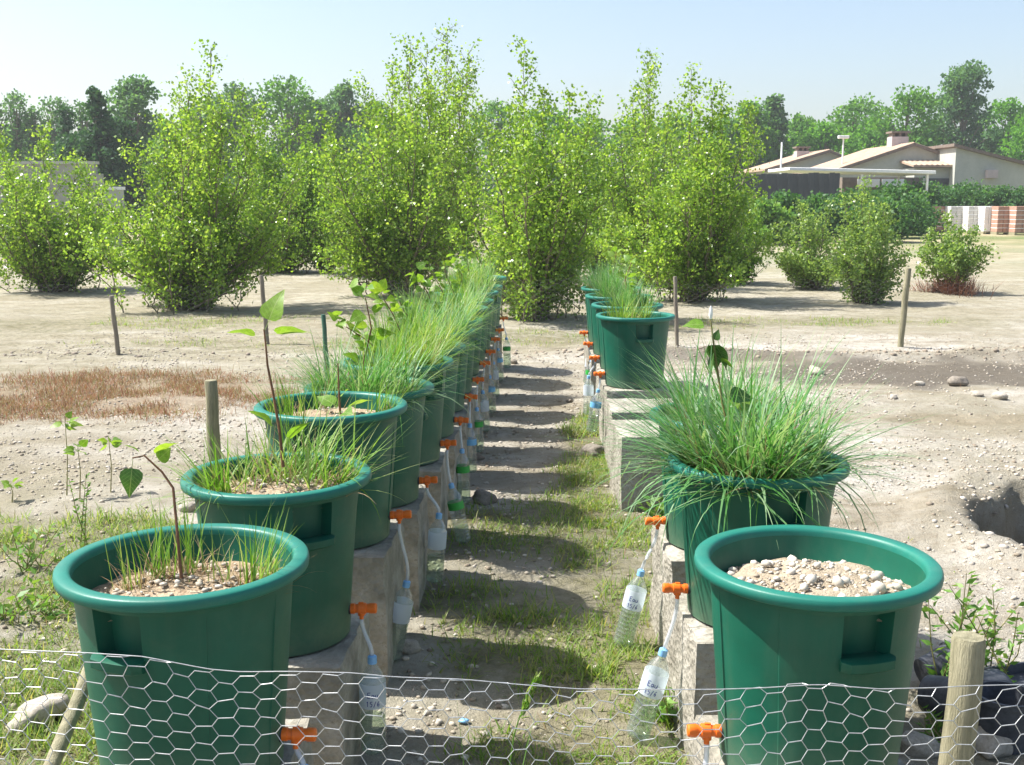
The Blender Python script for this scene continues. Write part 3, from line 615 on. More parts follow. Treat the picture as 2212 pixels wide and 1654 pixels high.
def sapling(label, pts, rad, lvs, m='stem', group='poplar saplings in the tubs', bud=False):
    """pts world polyline; lvs: (t, azimuth deg, elevation deg, size, dark)"""
    pts = [Vector(p) for p in pts]; o = thing('sapling', label, 'sapling', pts[0], 0, group)
    n = len(pts); obj('stem', smooth_auto(MB().tube(pts, [rad * (1 - 0.6 * i / (n - 1)) for i in range(n)], 7).me('stem')), M[m], o, True)
    for t, az, el, s, dk in lvs:
        f = t * (n - 1); i = min(int(f), n - 2); p = pts[i].lerp(pts[i + 1], f - i) - pts[0]
        a, e = R(az), R(el); d = Vector((math.cos(a) * math.cos(e), math.sin(a) * math.cos(e), math.sin(e)))
        pe = p + d * s * 0.35
        lf = inst('leaf', LEAFD if dk else LEAF, o, pe, (random.choice((-1, 1)) * random.uniform(0.35, 1.15), -e, a), (s, s, s))
    if bud: inst('bud', WHITEBUD, o, pts[-1] - pts[0])
    return o
Z1 = 2.60
sapling('bent sapling with one dark drooping leaf in the tub beside the wire mesh', [P(392, 1250, Z1), P(385, 1170, Z1), P(374, 1055, Z1 + .02), P(350, 1020, Z1 + .02), P(312, 985, Z1 + .02), P(286, 990, Z1)], 0.0042,
        [(0.99, 255, -75, 0.07, 1), (0.78, 20, 25, 0.06, 0), (0.7, 60, 25, 0.05, 0), (0.8, 170, 30, 0.04, 0)])
Z2 = 3.42
sapling('tall sapling with three big bright leaves in the second tub of the long row', [P(612, 1010, Z2), P(604, 930, Z2), P(590, 850, Z2), P(578, 790, Z2), P(574, 745, Z2), P(570, 712, Z2)], 0.0055,
        [(0.97, 40, 62, 0.11, 0), (0.92, -15, 8, 0.125, 0), (0.9, 190, 12, 0.085, 0), (0.2, 160, 30, 0.09, 0), (0.12, 10, 40, 0.09, 0)])
Z3 = 4.25
sapling('bare brown stick of a sapling in the third tub of the long row', [P(735, 895, Z3), P(732, 840, Z3), P(730, 785, Z3)], 0.0055, [(0.05, 20, 20, 0.10, 0), (0.12, 150, 20, 0.09, 0), (0.3, 60, 30, 0.05, 0), (0.02, -60, 10, 0.09, 0)])
for k, (i, u, v, seed) in enumerate([(3, 795, 640, 1), (4, 745, 700, 2), (5, 830, 645, 3), (6, 865, 650, 4), (7, 905, 600, 5), (8, 930, 585, 6), (9, 960, 570, 7), (10, 985, 575, 8), (11, 1010, 560, 9)]):
    t = LROW[i]; b = t.location + Vector((0, 0, 0.46)); zz = t.location.y * cp + 0.8 * sp; tp = P(u, v, zz); tp.y = b.y + random.uniform(-.05, .05)
    rr = random.Random(seed); pts = [b, b.lerp(tp, 0.35) + Vector((rr.uniform(-.03, .03), 0, 0)), b.lerp(tp, 0.7) + Vector((rr.uniform(-.03, .03), 0, 0)), tp]
    sapling(f'yellow-green poplar sapling in the {ORD[i]} tub of the long row', pts, 0.006, [(0.30 + 0.70 * q / 15, rr.uniform(0, 360), rr.uniform(-35, 50), rr.uniform(0.04, 0.09), 0) for q in range(20)])
ZR = 3.75
sapling('thin sapling with dark leaves and a white bud above the blue-green grass', [P(1590, 1000, ZR), P(1560, 870, ZR), P(1545, 770, ZR), P(1538, 715, ZR), P(1535, 690, ZR)], 0.0052,
        [(0.62, 20, 70, 0.04, 1), (0.66, -10, -62, 0.085, 1), (0.7, 15, -80, 0.09, 1), (0.7, 200, -70, 0.075, 1), (0.6, 250, -60, 0.08, 1), (0.88, 185, 0, 0.075, 0), (0.5, -20, -30, 0.06, 0), (0.3, 0, -10, 0.09, 1), (0.22, 30, 10, 0.12, 0), (0.2, 200, 0, 0.10, 1)], 'stemgreen', bud=True)
for k, (i, u, v) in enumerate([(4, 1350, 590), (5, 1365, 560), (6, 1330, 545)]):
    t = RROW[i]; b = t.location + Vector((0, 0, 0.46)); zz = t.location.y * cp + 0.8 * sp; tp = P(u, v, zz); tp.y = b.y; rr = random.Random(50 + k)
    sapling(f'small leafy sapling in the {ORD[i]} tub of the short row', [b, b.lerp(tp, .5), tp], 0.006, [(0.35 + 0.65 * q / 9, rr.uniform(0, 360), rr.uniform(-25, 50), rr.uniform(0.05, 0.09), 0) for q in range(10)])

# ------------------------------------------------------------------ drainage bottles
BR = 0.041
def bottle_profile():
    p = [(0.011, 0.0), (0.011, -0.012), (0.016, -0.020), (0.030, -0.040), (0.039, -0.062), (BR, -0.078), (BR, -0.150)]
    z = -0.155
    while z > -0.285:
        p += [(BR - 0.0035, z), (BR, z - 0.007), (BR, z - 0.013)]; z -= 0.0175
    return p + [(BR - 0.001, -0.298), (BR - 0.008, -0.308), (0.015, -0.310), (0.0, -0.302)]
BOT = MB().lathe(bottle_profile(), 28).me('bottle', True); BOT.materials.append(M['pet'])
def water_mesh(level):
    p = [(r - 0.0022, z + 0.0015) for r, z in bottle_profile() if z <= level and r > 0.0022]
    return MB().lathe([(0.0, level), (BR - 0.003, level)] + p + [(0.0, -0.300)], 24).me('water', True)
WAT = [water_mesh(l) for l in (-0.16, -0.19, -0.225)]
for m_ in WAT: m_.materials.append(M['water'])
CAPM = smooth_auto(MB().lathe([(0, 0.014), (0.009, 0.014), (0.0145, 0.010), (0.0150, -0.012), (0.011, -0.013)], 18).me('cap'), 40); CAPM.materials.append(M['bluecap'])
def band(z0, z1, m, nm='label'):
    me = MB().lathe([(BR + 0.0008, z0), (BR + 0.0012, (z0 + z1) / 2), (BR + 0.0008, z1)], 28).me(nm, True); me.materials.append(m); return me
SLV, GRN, BLU = band(-0.070, -0.150, M['sleeve']), band(-0.085, -0.125, M['greenband']), band(-0.085, -0.125, M['blueband'])
GLY = {'E': [[(.9, 1), (.1, .95), (.15, .5), (.1, 0), (.95, .05)], [(.15, .52), (.75, .55)]], 'a': [[(.8, .55), (.3, .6), (.1, .25), (.4, 0), (.8, .3), (.8, .55), (.85, 0)]],
       'u': [[(.1, .6), (.15, .1), (.5, 0), (.8, .3), (.82, .6), (.85, 0)]], '1': [[(.2, .75), (.5, 1), (.5, 0)]], '5': [[(.85, 1), (.25, .97), (.2, .6), (.7, .6), (.8, .25), (.5, 0), (.15, .1)]],
       '/': [[(.2, -.1), (.8, 1.05)]], '6': [[(.8, 1), (.35, .7), (.15, .3), (.4, 0), (.8, .2), (.6, .5), (.2, .35)]]}
def writing_mesh():
    V = []; Fc = []
    def put(a, z): r = BR + 0.0019; th = -math.pi / 2 + a / r; return (r * math.cos(th), r * math.sin(th), z)
    for line, z0, w, h in (('Eau', -0.112, 0.0125, 0.019), ('15/6', -0.140, 0.0115, 0.017)):
        x0 = -len(line) * w / 2
        for k, ch in enumerate(line):
            for st in GLY[ch]:
                q = [(x0 + (k + 0.9 * a) * w + 0.15 * b * h * 0.3, z0 + b * h) for a, b in st]
                for (ax, az), (bx, bz) in zip(q, q[1:]):
                    l = math.hypot(bx - ax, bz - az) or 1; nx, nz = -(bz - az) / l * 0.0011, (bx - ax) / l * 0.0011; b0 = len(V)
                    V += [put(ax - nx, az - nz), put(bx - nx, bz - nz), put(bx + nx, bz + nz), put(ax + nx, az + nz)]; Fc.append((b0, b0+1, b0+2, b0+3))
    me = mesh('handwriting', V, Fc); me.materials.append(M['ink']); return me
INK = writing_mesh()
def put_bottle(tub, side, i, neck, bottom, kind, label, level=0):
    """neck, bottom: world points of the cap and the foot; hose runs from the tap spout to the cap"""
    neck, bottom = Vector(neck), Vector(bottom)
    zax = (neck - bottom).normalized(); yax = Vector((neck.x, neck.y, neck.z - HC)).normalized(); xax = yax.cross(zax).normalized(); yax = zax.cross(xax)
    rot = Matrix((xax, yax, zax)).transposed().to_euler()
    L = 0.31; foot = neck - zax * L
    g = gh(foot.x, foot.y) + 0.012
    if foot.z < g: neck = neck + Vector((0, 0, g - foot.z))
    o = thing('drainage_bottle', label, 'bottle', neck, 0, 'water bottles hung from the tub taps'); o.rotation_euler = rot
    inst('bottle', BOT, o); inst('cap', CAPM, o); inst('water', WAT[level], o)
    if kind == 'write': inst('label', SLV, o); inst('handwriting', INK, o)
    elif kind == 'plain': inst('label', SLV, o)
    elif kind == 'green': inst('label', GRN, o)
    else: inst('label', BLU, o)
    sp0 = tub.location + Vector(((0.215 + 0.038) * side, -0.02, 0.085 - 0.034)); top = neck + zax * 0.012
    mid = sp0.lerp(top, 0.5); mid.z -= 0.0; c1 = Vector((sp0.x, sp0.y, sp0.z * 0.6 + top.z * 0.4)); c2 = top + zax * (sp0 - top).length * 0.35
    pts = [(1-t)**3 * sp0 + 3*(1-t)**2*t * c1 + 3*(1-t)*t*t * c2 + t**3 * top for t in [k / 10 for k in range(11)]]
    obj('hose', MB().tube(pts, 0.0068, 9).me('hose', True), M['tube'], o, True)
    return o
def pz(u, v, y, dz=0.0):     # pixel at the depth of a row position
    r = ray(u, v); return Vector((0, 0, HC)) + r * (y / r.y)
LB = [(0, 655, 1665, 650, 1850, 'write', 'bottle hanging under the orange tap of the tub beside the wire mesh', 0),
      (1, 804, 1425, 808, 1640, 'write', 'bottle marked in blue ink hanging from the second tub of the long row', 1),
      (2, 878, 1262, 845, 1420, 'plain', 'leaning ribbed bottle hanging from the third tub of the long row', 0),
      (3, 948, 1115, 938, 1258, 'plain', 'ribbed bottle hanging from the fourth tub of the long row', 1),
      (4, 975, 1050, 1002, 1168, 'green', 'bottle with green label slanting from the fifth tub of the long row', 2),
      (5, 998, 975, 1002, 1080, 'green', 'bottle with green label hanging from the sixth tub of the long row', 1),
      (6, 1015, 920, 1017, 1015, 'blue', 'bottle with pale blue label below the seventh tub of the long row', 2),
      (7, 1030, 885, 1034, 975, 'green', 'bottle with green label below the eighth tub of the long row', 1),
      (8, 1043, 850, 1048, 930, 'plain', 'plain bottle below the ninth tub of the long row', 2),
      (9, 1058, 815, 1062, 890, 'blue', 'bottle with blue label below the tenth tub of the long row', 1),
      (10, 1066, 785, 1070, 855, 'plain', 'plain bottle below the eleventh tub of the long row', 1),
      (11, 1076, 760, 1080, 825, 'blue', 'bottle with blue label below the twelfth tub of the long row', 2),
      (12, 1094, 735, 1096, 795, 'green', 'bottle with green label below the thirteenth tub of the long row', 0)]
for i, u, v, u2, v2, kind, lab, lv in LB:
    y = LEFT[i][1] - 0.04; put_bottle(LROW[i], 1, i, pz(u, v, y), pz(u2, v2, y), kind, lab, lv)
RB = [(0, 1520, 1690, 1500, 1850, 'write', 'bottle hanging from the tub of bare stones behind the wire mesh', 1),
      (1, 1432, 1428, 1378, 1600, 'write', 'bottle marked in blue ink slanting from the second tub of the short row', 1),
      (2, 1384, 1262, 1342, 1425, 'write', 'bottle marked in blue ink slanting from the third tub of the short row', 0),
      (3, 1292, 845, 1277, 935, 'blue', 'bottle with blue label below the fourth tub of the short row', 1),
      (4, 1272, 815, 1270, 890, 'plain', 'plain bottle below the fifth tub of the short row', 2),
      (5, 1278, 780, 1270, 850, 'green', 'bottle with green label below the sixth tub of the short row', 1),
      (6, 1276, 760, 1268, 830, 'plain', 'plain bottle below the seventh tub of the short row', 1)]
for i, u, v, u2, v2, kind, lab, lv in RB:
    y = RIGHT[i][1] - 0.04; put_bottle(RROW[i], -1, i, pz(u, v, y), pz(u2, v2, y), kind, lab, lv)

# ------------------------------------------------------------------ fences
def hexwire(x0, x1, zt, ypos, a, b, h, rad, seed, zb=0.02, jit=0.0016, sides=4):
    """hexagonal netting with horizontal twists; zt(x) is the top edge, ypos(x) the plane"""
    r = np.random.default_rng(seed); per = a + b; ncol = int((x1 - x0) / per) + 2; zmax = max(zt(x) for x in np.linspace(x0, x1, 60)); nrow = int((zmax - zb) / h) + 2
    nodes = {}
    def node(c, k, e):          # column c, row k, end e (0 left, 1 right) of a twist
        key = (c, k, e)
        if key not in nodes:
            x = x0 + c * per + (a if e else 0.0); top = zt(x); z = top - (k + (0.5 if c % 2 else 0.0)) * h - 0.004
            w_ = min(1.0, 0.4 + k * 0.15)
            sag = 0.006 * math.sin(x * 9 + seed) * math.exp(-k * 0.35) + 0.004 * math.sin(x * 13 + k * 0.7)
            nodes[key] = Vector((x + r.normal() * jit, ypos(x) + 0.012 * math.sin(x * 11 + z * 9) + r.normal() * 0.001, min(z + sag + r.normal() * jit, top)))
        return nodes[key]
    E = []
    for c in range(ncol):
        for k in range(nrow):
            if node(c, k, 0).z < zb: continue
            E.append((node(c, k, 0), node(c, k, 1), 1.35))
            p = node(c, k, 1)
            k2 = [k, k - 1] if c % 2 == 0 else [k, k + 1]
            for q in k2:
                if q < 0:
                    E.append((p, Vector((p.x + b * 0.9, ypos(p.x), zt(p.x + b))), 1.0)); continue
                t = node(c + 1, q, 0)
                if t.z > zb: E.append((p, t, 1.0))
    A = np.array([e[0][:] for e in E]); B = np.array([e[1][:] for e in E]); rr = rad * np.array([e[2] for e in E])[:, None]
    d = B - A; d /= np.linalg.norm(d, axis=1, keepdims=True) + 1e-9
    s1 = np.cross(d, np.array([0.02, 1.0, 0.05])); s1 /= np.linalg.norm(s1, axis=1, keepdims=True) + 1e-9; s2 = np.cross(d, s1)
    V = []
    for P0, o in ((A - d * rr * 0.6, 0), (B + d * rr * 0.6, 0)):
        for k in range(sides): t = 2 * math.pi * k / sides + 0.4; V.append(P0 + (s1 * math.cos(t) + s2 * math.sin(t)) * rr)
    V = np.stack(V, 1); q = np.array([[k, (k + 1) % sides, sides + (k + 1) % sides, sides + k] for k in range(sides)])
    return npmesh('wire_mesh', V.reshape(-1, 3), (q[None] + (np.arange(len(E)) * 2 * sides)[:, None, None]).reshape(-1, 4), True)
TOPPX = [(-120, 1398), (20, 1405), (190, 1412), (310, 1420), (450, 1447), (520, 1453), (625, 1452), (760, 1455), (850, 1464), (1000, 1469), (1130, 1481), (1250, 1490), (1450, 1491), (1540, 1491), (1640, 1488), (1770, 1480), (1900, 1490), (2030, 1487), (2090, 1483), (2330, 1478)]
FY = 2.13
tp = [PY(u, v, FY) for u, v in TOPPX]; tx = [p.x for p in tp]; tz = [p.z for p in tp]
ztop = lambda x: float(np.interp(x, tx, tz))
def wood_post(name, base, top, r0, r1, m, parent=None, n=18):
    base, top = Vector(base), Vector(top); mb = MB(); K = 9
    mb.tube([base.lerp(top, k / K) + Vector((0.003 * math.sin(k * 1.7), 0, 0)) for k in range(K)] + [base.lerp(top, 0.992), top], [r0 + (r1 - r0) * k / K + 0.002 * math.sin(k * 2.3) for k in range(K)] + [r1, r1 * 0.9], n)
    return obj(name, smooth_auto(mb.me(name), 40), m, parent, parent is not None)
ff = thing('wire_fence', 'galvanised hexagonal wire mesh fence strung low across the front of the tubs', 'fence', (0.95, FY, 0))
obj('wire_mesh', hexwire(-1.25, 1.22, ztop, lambda x: FY, 0.0295, 0.0137, 0.0395, 0.0010, 3), M['wire'], ff, True)
obj('top_wire', MB().tube([(x, FY, ztop(x) + 0.001) for x in np.linspace(-1.25, 1.22, 90)], 0.0011, 5).me('top_wire', True), M['wire'], ff, True)
pt = PY(2093, 1375, FY + 0.06); wood_post('post', (pt.x - 0.03, FY + 0.055, -0.25), pt, 0.037, 0.034, M['wood'], ff)
lp = PY(222, 1370, 2.80); lb = PY(100, 1690, 2.42)
stk = thing('leaning_stake', 'leaning weathered wooden stake beside the tub with the bent sapling', 'stake', (lb.x, lb.y, 0))
dv = (lp - lb).normalized(); wood_post('stake_shaft', lb - dv * ((lb.z + 0.15) / dv.z), lp, 0.022, 0.019, M['wood'], stk, 12)
bf = thing('back_fence', 'thin wire mesh fence on slim posts crossing behind the far tubs', 'fence', (2.0, 13.5, 0))
BF = [(-7.5, 13.0), (-4.62, 12.75), (-3.2, 14.0), (2.0, 13.55), (4.87, 13.75), (8.2, 13.6)]
yb = lambda x: float(np.interp(x, [p[0] for p in BF], [p[1] for p in BF]))
for (u, v, x, y, r_) in ((240, 640, -4.62, 12.75, 0.026), (564, 595, -3.2, 14.0, 0.028), (1458, 598, 2.0, 13.55, 0.024), (1962, 580, 4.87, 13.75, 0.038)):
    q = PY(u, v, y); wood_post('post', (q.x + (0.06 if u < 1500 else -0.05), y, -0.2), (q.x, y, q.z), r_, r_, M['greypost'] if u < 1900 else M['wood'], bf, 10)
obj('wire_mesh', hexwire(-7.5, 8.2, lambda x: 0.80 + 0.03 * math.sin(x * 2), yb, 0.040, 0.020, 0.055, 0.00050, 9, sides=3), M['wiredull'], bf, True)
q = P(455, 822, 6.0); p1 = thing('wooden_post', 'short thick wooden post standing behind the second tub of the long row', 'post', (q.x, q.y, 0)); wood_post('post_shaft', (q.x + .01, q.y, -0.2), q, 0.037, 0.034, M['wood'], p1)
q = P(698, 680, 9.2); p2 = thing('green_post', 'slim dark green post beside the leafy saplings of the long row', 'post', (q.x, q.y, 0)); wood_post('post_shaft', (q.x + .05, q.y, -0.2), q, 0.019, 0.019, M['greenpost'], p2, 10)

# ------------------------------------------------------------------ young poplars and shrubs
def poplar(name, label, base, tops, m, nleaf, leafsize, seed, spread=1.0, low=0.06, back=0.8, droopm='bark', cat='tree', group=None, trunk_r=0.035, suckers=13):
    """many-stemmed young tree; tops are world points that the stems reach"""
    r = np.random.default_rng(seed); base = Vector(base); o = thing(name, label, cat, base, 0, group); mb = MB(); segs = []
    full = []; hmax = max(Vector(q_).z for q_ in tops) - base.z
    for k, tpnt in enumerate(tops):
        tpnt = Vector(tpnt); full.append((tpnt, 1.0))
        for _ in range(2):
            f = r.uniform(0.5, 0.88)
            full.append((Vector((base.x + (tpnt.x - base.x) * r.uniform(0.5, 1.1), base.y + r.uniform(-1, 1) * back, base.z + (tpnt.z - base.z) * f)), 0.9))
    wmax = max(abs(Vector(q_).x - base.x) for q_ in tops)
    for _ in range(suckers):       # leafy shoots round the foot
        a = r.random() * 6.283; rr = wmax * 0.75 * r.random() ** 0.7; hh = hmax * r.uniform(0.10, 0.34)
        full.append((Vector((base.x + rr * math.cos(a), base.y + rr * math.sin(a), base.z + hh)), 0.35))
    for tpnt, wgt in full:
        st = base + Vector((r.normal() * 0.10, r.normal() * 0.10, -0.05)); dz = tpnt.z - base.z
        if wgt < 0.5: st = Vector((base.x + (tpnt.x - base.x) * 0.8, base.y + (tpnt.y - base.y) * 0.8, base.z - 0.05))
        lowt = max(0.0, 1 - dz / (0.55 * hmax)); cf = 0.72 - 0.35 * lowt
        ctl = Vector((st.x + (tpnt.x - st.x) * cf, st.y + (tpnt.y - st.y) * cf, base.z + dz * (0.42 + 0.25 * lowt)))
        K = 12; pts = [(1-t)**2 * st + 2*(1-t)*t * ctl + t*t * tpnt for t in [k / K for k in range(K + 1)]]
        pts = [p + Vector((r.normal(), r.normal(), 0)) * 0.02 for p in pts[:-1]] + [pts[-1]]
        mb.tube(pts, [max(0.005, trunk_r * wgt * (1 - k / K) ** 0.9) for k in range(K + 1)], 6, False)
        ln = sum((b - a).length for a, b in zip(pts, pts[1:])); nb = int(ln / 0.085)
        for j in range(nb):
            t = low + (1 - low) * (j + r.random()) / nb; f = t * K; i = min(int(f), K - 1); p = pts[i].lerp(pts[i + 1], f - i)
            bl = (1.3 if wgt < 0.5 else 1.0) * spread * (0.17 + 0.72 * (1 - t) ** 0.8 * r.uniform(0.35, 1.0)) * min(1.0, 0.3 + t * 2.2)
            a = r.random() * 6.283; e = R(r.uniform(25, 62)); d = Vector((math.cos(a) * math.cos(e), math.sin(a) * math.cos(e), math.sin(e)))
            q_ = p + d * bl; segs.append((p, q_, (2.2 if wgt < 0.5 else 1.0) * (bl + 0.12) * (0.55 + 0.9 * min(1.0, (p.z - base.z) / (0.55 * hmax)))))
            if bl > 0.3 and j % 2 == 0: mb.tube([p, p.lerp(q_, 0.5), q_], [0.009, 0.006, 0.003], 4, False)
        segs.append((pts[-4], pts[-1], 1.3)); segs.append((pts[-2], pts[-1] + Vector((0, 0, 0.05)), 0.5))
    wt = np.array([s[2] for s in segs]) + 0.08; nleaf = int(nleaf * 1.5); cnt = r.multinomial(nleaf, wt / wt.sum()); A = np.array([s[0][:] for s in segs]); B = np.array([s[1][:] for s in segs])
    idx = np.repeat(np.arange(len(segs)), cnt); t = 0.12 + 0.9 * r.random(len(idx))
    c = A[idx] + (B - A)[idx] * t[:, None] + r.normal(size=(len(idx), 3)) * 0.055 * spread ** 0.5
    keep = c[:, 2] > base.z + 0.03; c = c[keep]; idx = idx[keep]
    d = (B - A)[idx] * 0.6 + r.normal(size=(len(idx), 3)) * 0.5; d /= np.linalg.norm(d, axis=1, keepdims=True)
    V, Q = leaves(c, d, leafsize * 0.80 * (0.6 + 0.7 * r.random(len(c))), seed + 5, 0.40, 0.25)
    obj('trunk', mb.me('trunk', True), M['bark'], o, True)
    obj('crown', npmesh('crown', V, Q), m, o, True)
    return o
def tops_at(Y, pix, jit=0.5, seed=0):
    q = random.Random(seed); out = []
    for u, v in pix:
        p = PY(u, v, Y); out.append((p.x, p.y + q.uniform(-jit, jit), p.z))
    return out
def gp(u, v): p = G(u, v); p.z = gh(p.x, p.y); return p
gr = 'young poplars beyond the back fence'
b = gp(400, 668); poplar('poplar_tree', 'broad bushy young poplar with a single tall leading spire', b, tops_at(b.y, [(425, 95), (365, 190), (300, 320), (500, 225), (555, 235), (235, 430), (630, 330), (215, 540), (440, 190), (340, 260), (590, 430), (640, 500), (260, 570), (570, 570), (225, 470), (480, 260), (620, 390)], 1.2), M['poplar'], 25000, 0.072, 1, 1.35, 0.02, 1.6, group=gr)
b = gp(110, 628); poplar('poplar_tree', 'leafy poplar thicket in front of the grey wall', b, tops_at(b.y, [(130, 335), (60, 275), (5, 280), (200, 430), (-60, 330), (90, 390), (190, 520), (20, 470), (-60, 480), (230, 560), (40, 560), (225, 400), (235, 480), (170, 370)], 1.2), M['poplar'], 20000, 0.08, 2, 1.5, 0.02, 1.6, group=gr)
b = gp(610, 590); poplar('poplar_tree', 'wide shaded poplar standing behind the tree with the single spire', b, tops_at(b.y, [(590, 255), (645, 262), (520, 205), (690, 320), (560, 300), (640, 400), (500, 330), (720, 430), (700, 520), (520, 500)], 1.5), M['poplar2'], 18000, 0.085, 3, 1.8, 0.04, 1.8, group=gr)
b = gp(866, 642); poplar('poplar_tree', 'tall poplar with several dark stems showing below its crown', b, tops_at(b.y, [(770, 170), (840, 135), (890, 95), (715, 260), (930, 190), (690, 350), (750, 330), (820, 260), (690, 470), (720, 560), (970, 420), (1000, 330)], 1.2), M['poplar'], 22000, 0.078, 4, 1.45, 0.08, 1.6, group=gr)
b = gp(948, 600); poplar('poplar_tree', 'tallest poplar with a ragged many-pointed top', b, tops_at(b.y, [(960, 48), (1010, 100), (925, 110), (985, 170), (880, 150), (1035, 230), (1040, 350), (1020, 430)], 1.5), M['poplar'], 17000, 0.09, 5, 1.7, 0.12, 1.8, group=gr)
b = gp(1150, 690); poplar('poplar_tree', 'poplar with one very slender spire, leafy down to the ground at the path end', b, tops_at(b.y, [(1135, 82), (1180, 185), (1100, 245), (1050, 270), (1230, 205), (1270, 225), (1000, 400), (1300, 390), (1120, 230), (975, 500), (1270, 520), (1030, 590), (1250, 310)], 1.0), M['poplar'], 23000, 0.070, 6, 1.2, 0.02, 1.5, group=gr)
b = gp(1395, 618); poplar('poplar_tree', 'thin poplar rising behind the far tubs of the short row', b, tops_at(b.y, [(1415, 103), (1375, 195), (1335, 260), (1440, 240), (1300, 330), (1395, 150), (1290, 440), (1350, 480)], 1.2), M['poplar'], 15000, 0.082, 7, 1.4, 0.10, 1.5, group=gr)
b = gp(1484, 652); poplar('poplar_tree', 'poplar with stems fanning out above the slim fence post', b, tops_at(b.y, [(1510, 138), (1455, 240), (1560, 230), (1605, 240), (1630, 300), (1540, 190), (1650, 420), (1400, 420), (1660, 520), (1590, 560)], 1.2), M['poplar'], 20000, 0.074, 8, 1.3, 0.05, 1.5, group=gr)
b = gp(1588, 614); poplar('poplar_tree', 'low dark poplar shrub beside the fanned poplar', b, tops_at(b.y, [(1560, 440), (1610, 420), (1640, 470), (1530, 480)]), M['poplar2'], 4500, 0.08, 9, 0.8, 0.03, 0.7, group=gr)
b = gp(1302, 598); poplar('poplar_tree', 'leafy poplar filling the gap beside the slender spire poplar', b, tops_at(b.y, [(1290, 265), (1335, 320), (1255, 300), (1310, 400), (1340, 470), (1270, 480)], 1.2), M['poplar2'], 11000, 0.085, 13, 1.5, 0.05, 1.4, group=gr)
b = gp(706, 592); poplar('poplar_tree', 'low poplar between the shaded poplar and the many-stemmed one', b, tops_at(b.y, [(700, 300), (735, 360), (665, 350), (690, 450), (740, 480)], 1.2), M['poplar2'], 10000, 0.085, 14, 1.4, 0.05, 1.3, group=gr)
gs = 'low shrubs on the open ground'
b = gp(1758, 624); poplar('shrub', 'round low shrub between the two poplars and the tall shrub', b, tops_at(b.y, [(1690, 490), (1740, 445), (1785, 450), (1830, 510), (1660, 530), (1700, 560), (1820, 570)]), M['shrub'], 7000, 0.072, 10, 0.95, 0.02, 0.7, cat='shrub', group=gs, trunk_r=0.02)
b = gp(1868, 655); poplar('shrub', 'tall pale green shrub narrowing to its foot near the thick back post', b, tops_at(b.y, [(1880, 392), (1835, 430), (1910, 440), (1815, 500), (1940, 520), (1860, 420), (1920, 470), (1810, 560)]), M['shrub'], 8000, 0.068, 11, 0.85, 0.02, 0.6, cat='shrub', group=gs, trunk_r=0.02)
b = gp(2055, 634); sh = poplar('shrub', 'small green shrub with a red-brown skirt of dead stems', b, tops_at(b.y, [(2060, 470), (2020, 505), (2100, 500), (2125, 540), (2000, 545), (2070, 500)]), M['shrub'], 4200, 0.07, 12, 0.85, 0.32, 0.6, cat='shrub', group=gs, trunk_r=0.02, suckers=0)
r = np.random.default_rng(5); n = 1700; a = r.random(n) * 6.283; rr = np.abs(r.normal(size=n)) * 0.33 * (0.8 + 0.4 * np.sin(3 * a))
V, Q = blades(np.stack([b.x + rr * np.cos(a), b.y + rr * np.sin(a), np.full(n, b.z)], 1), a + r.normal(size=n) * 0.9, 0.16 + 0.42 * r.random(n) ** 1.3, 0.3 + 0.9 * r.random(n), 0.8 * r.random(n), 0.011, 3)
obj('dead_stems', npmesh('dead_stems', V, Q), M['redstalk'], sh, True)

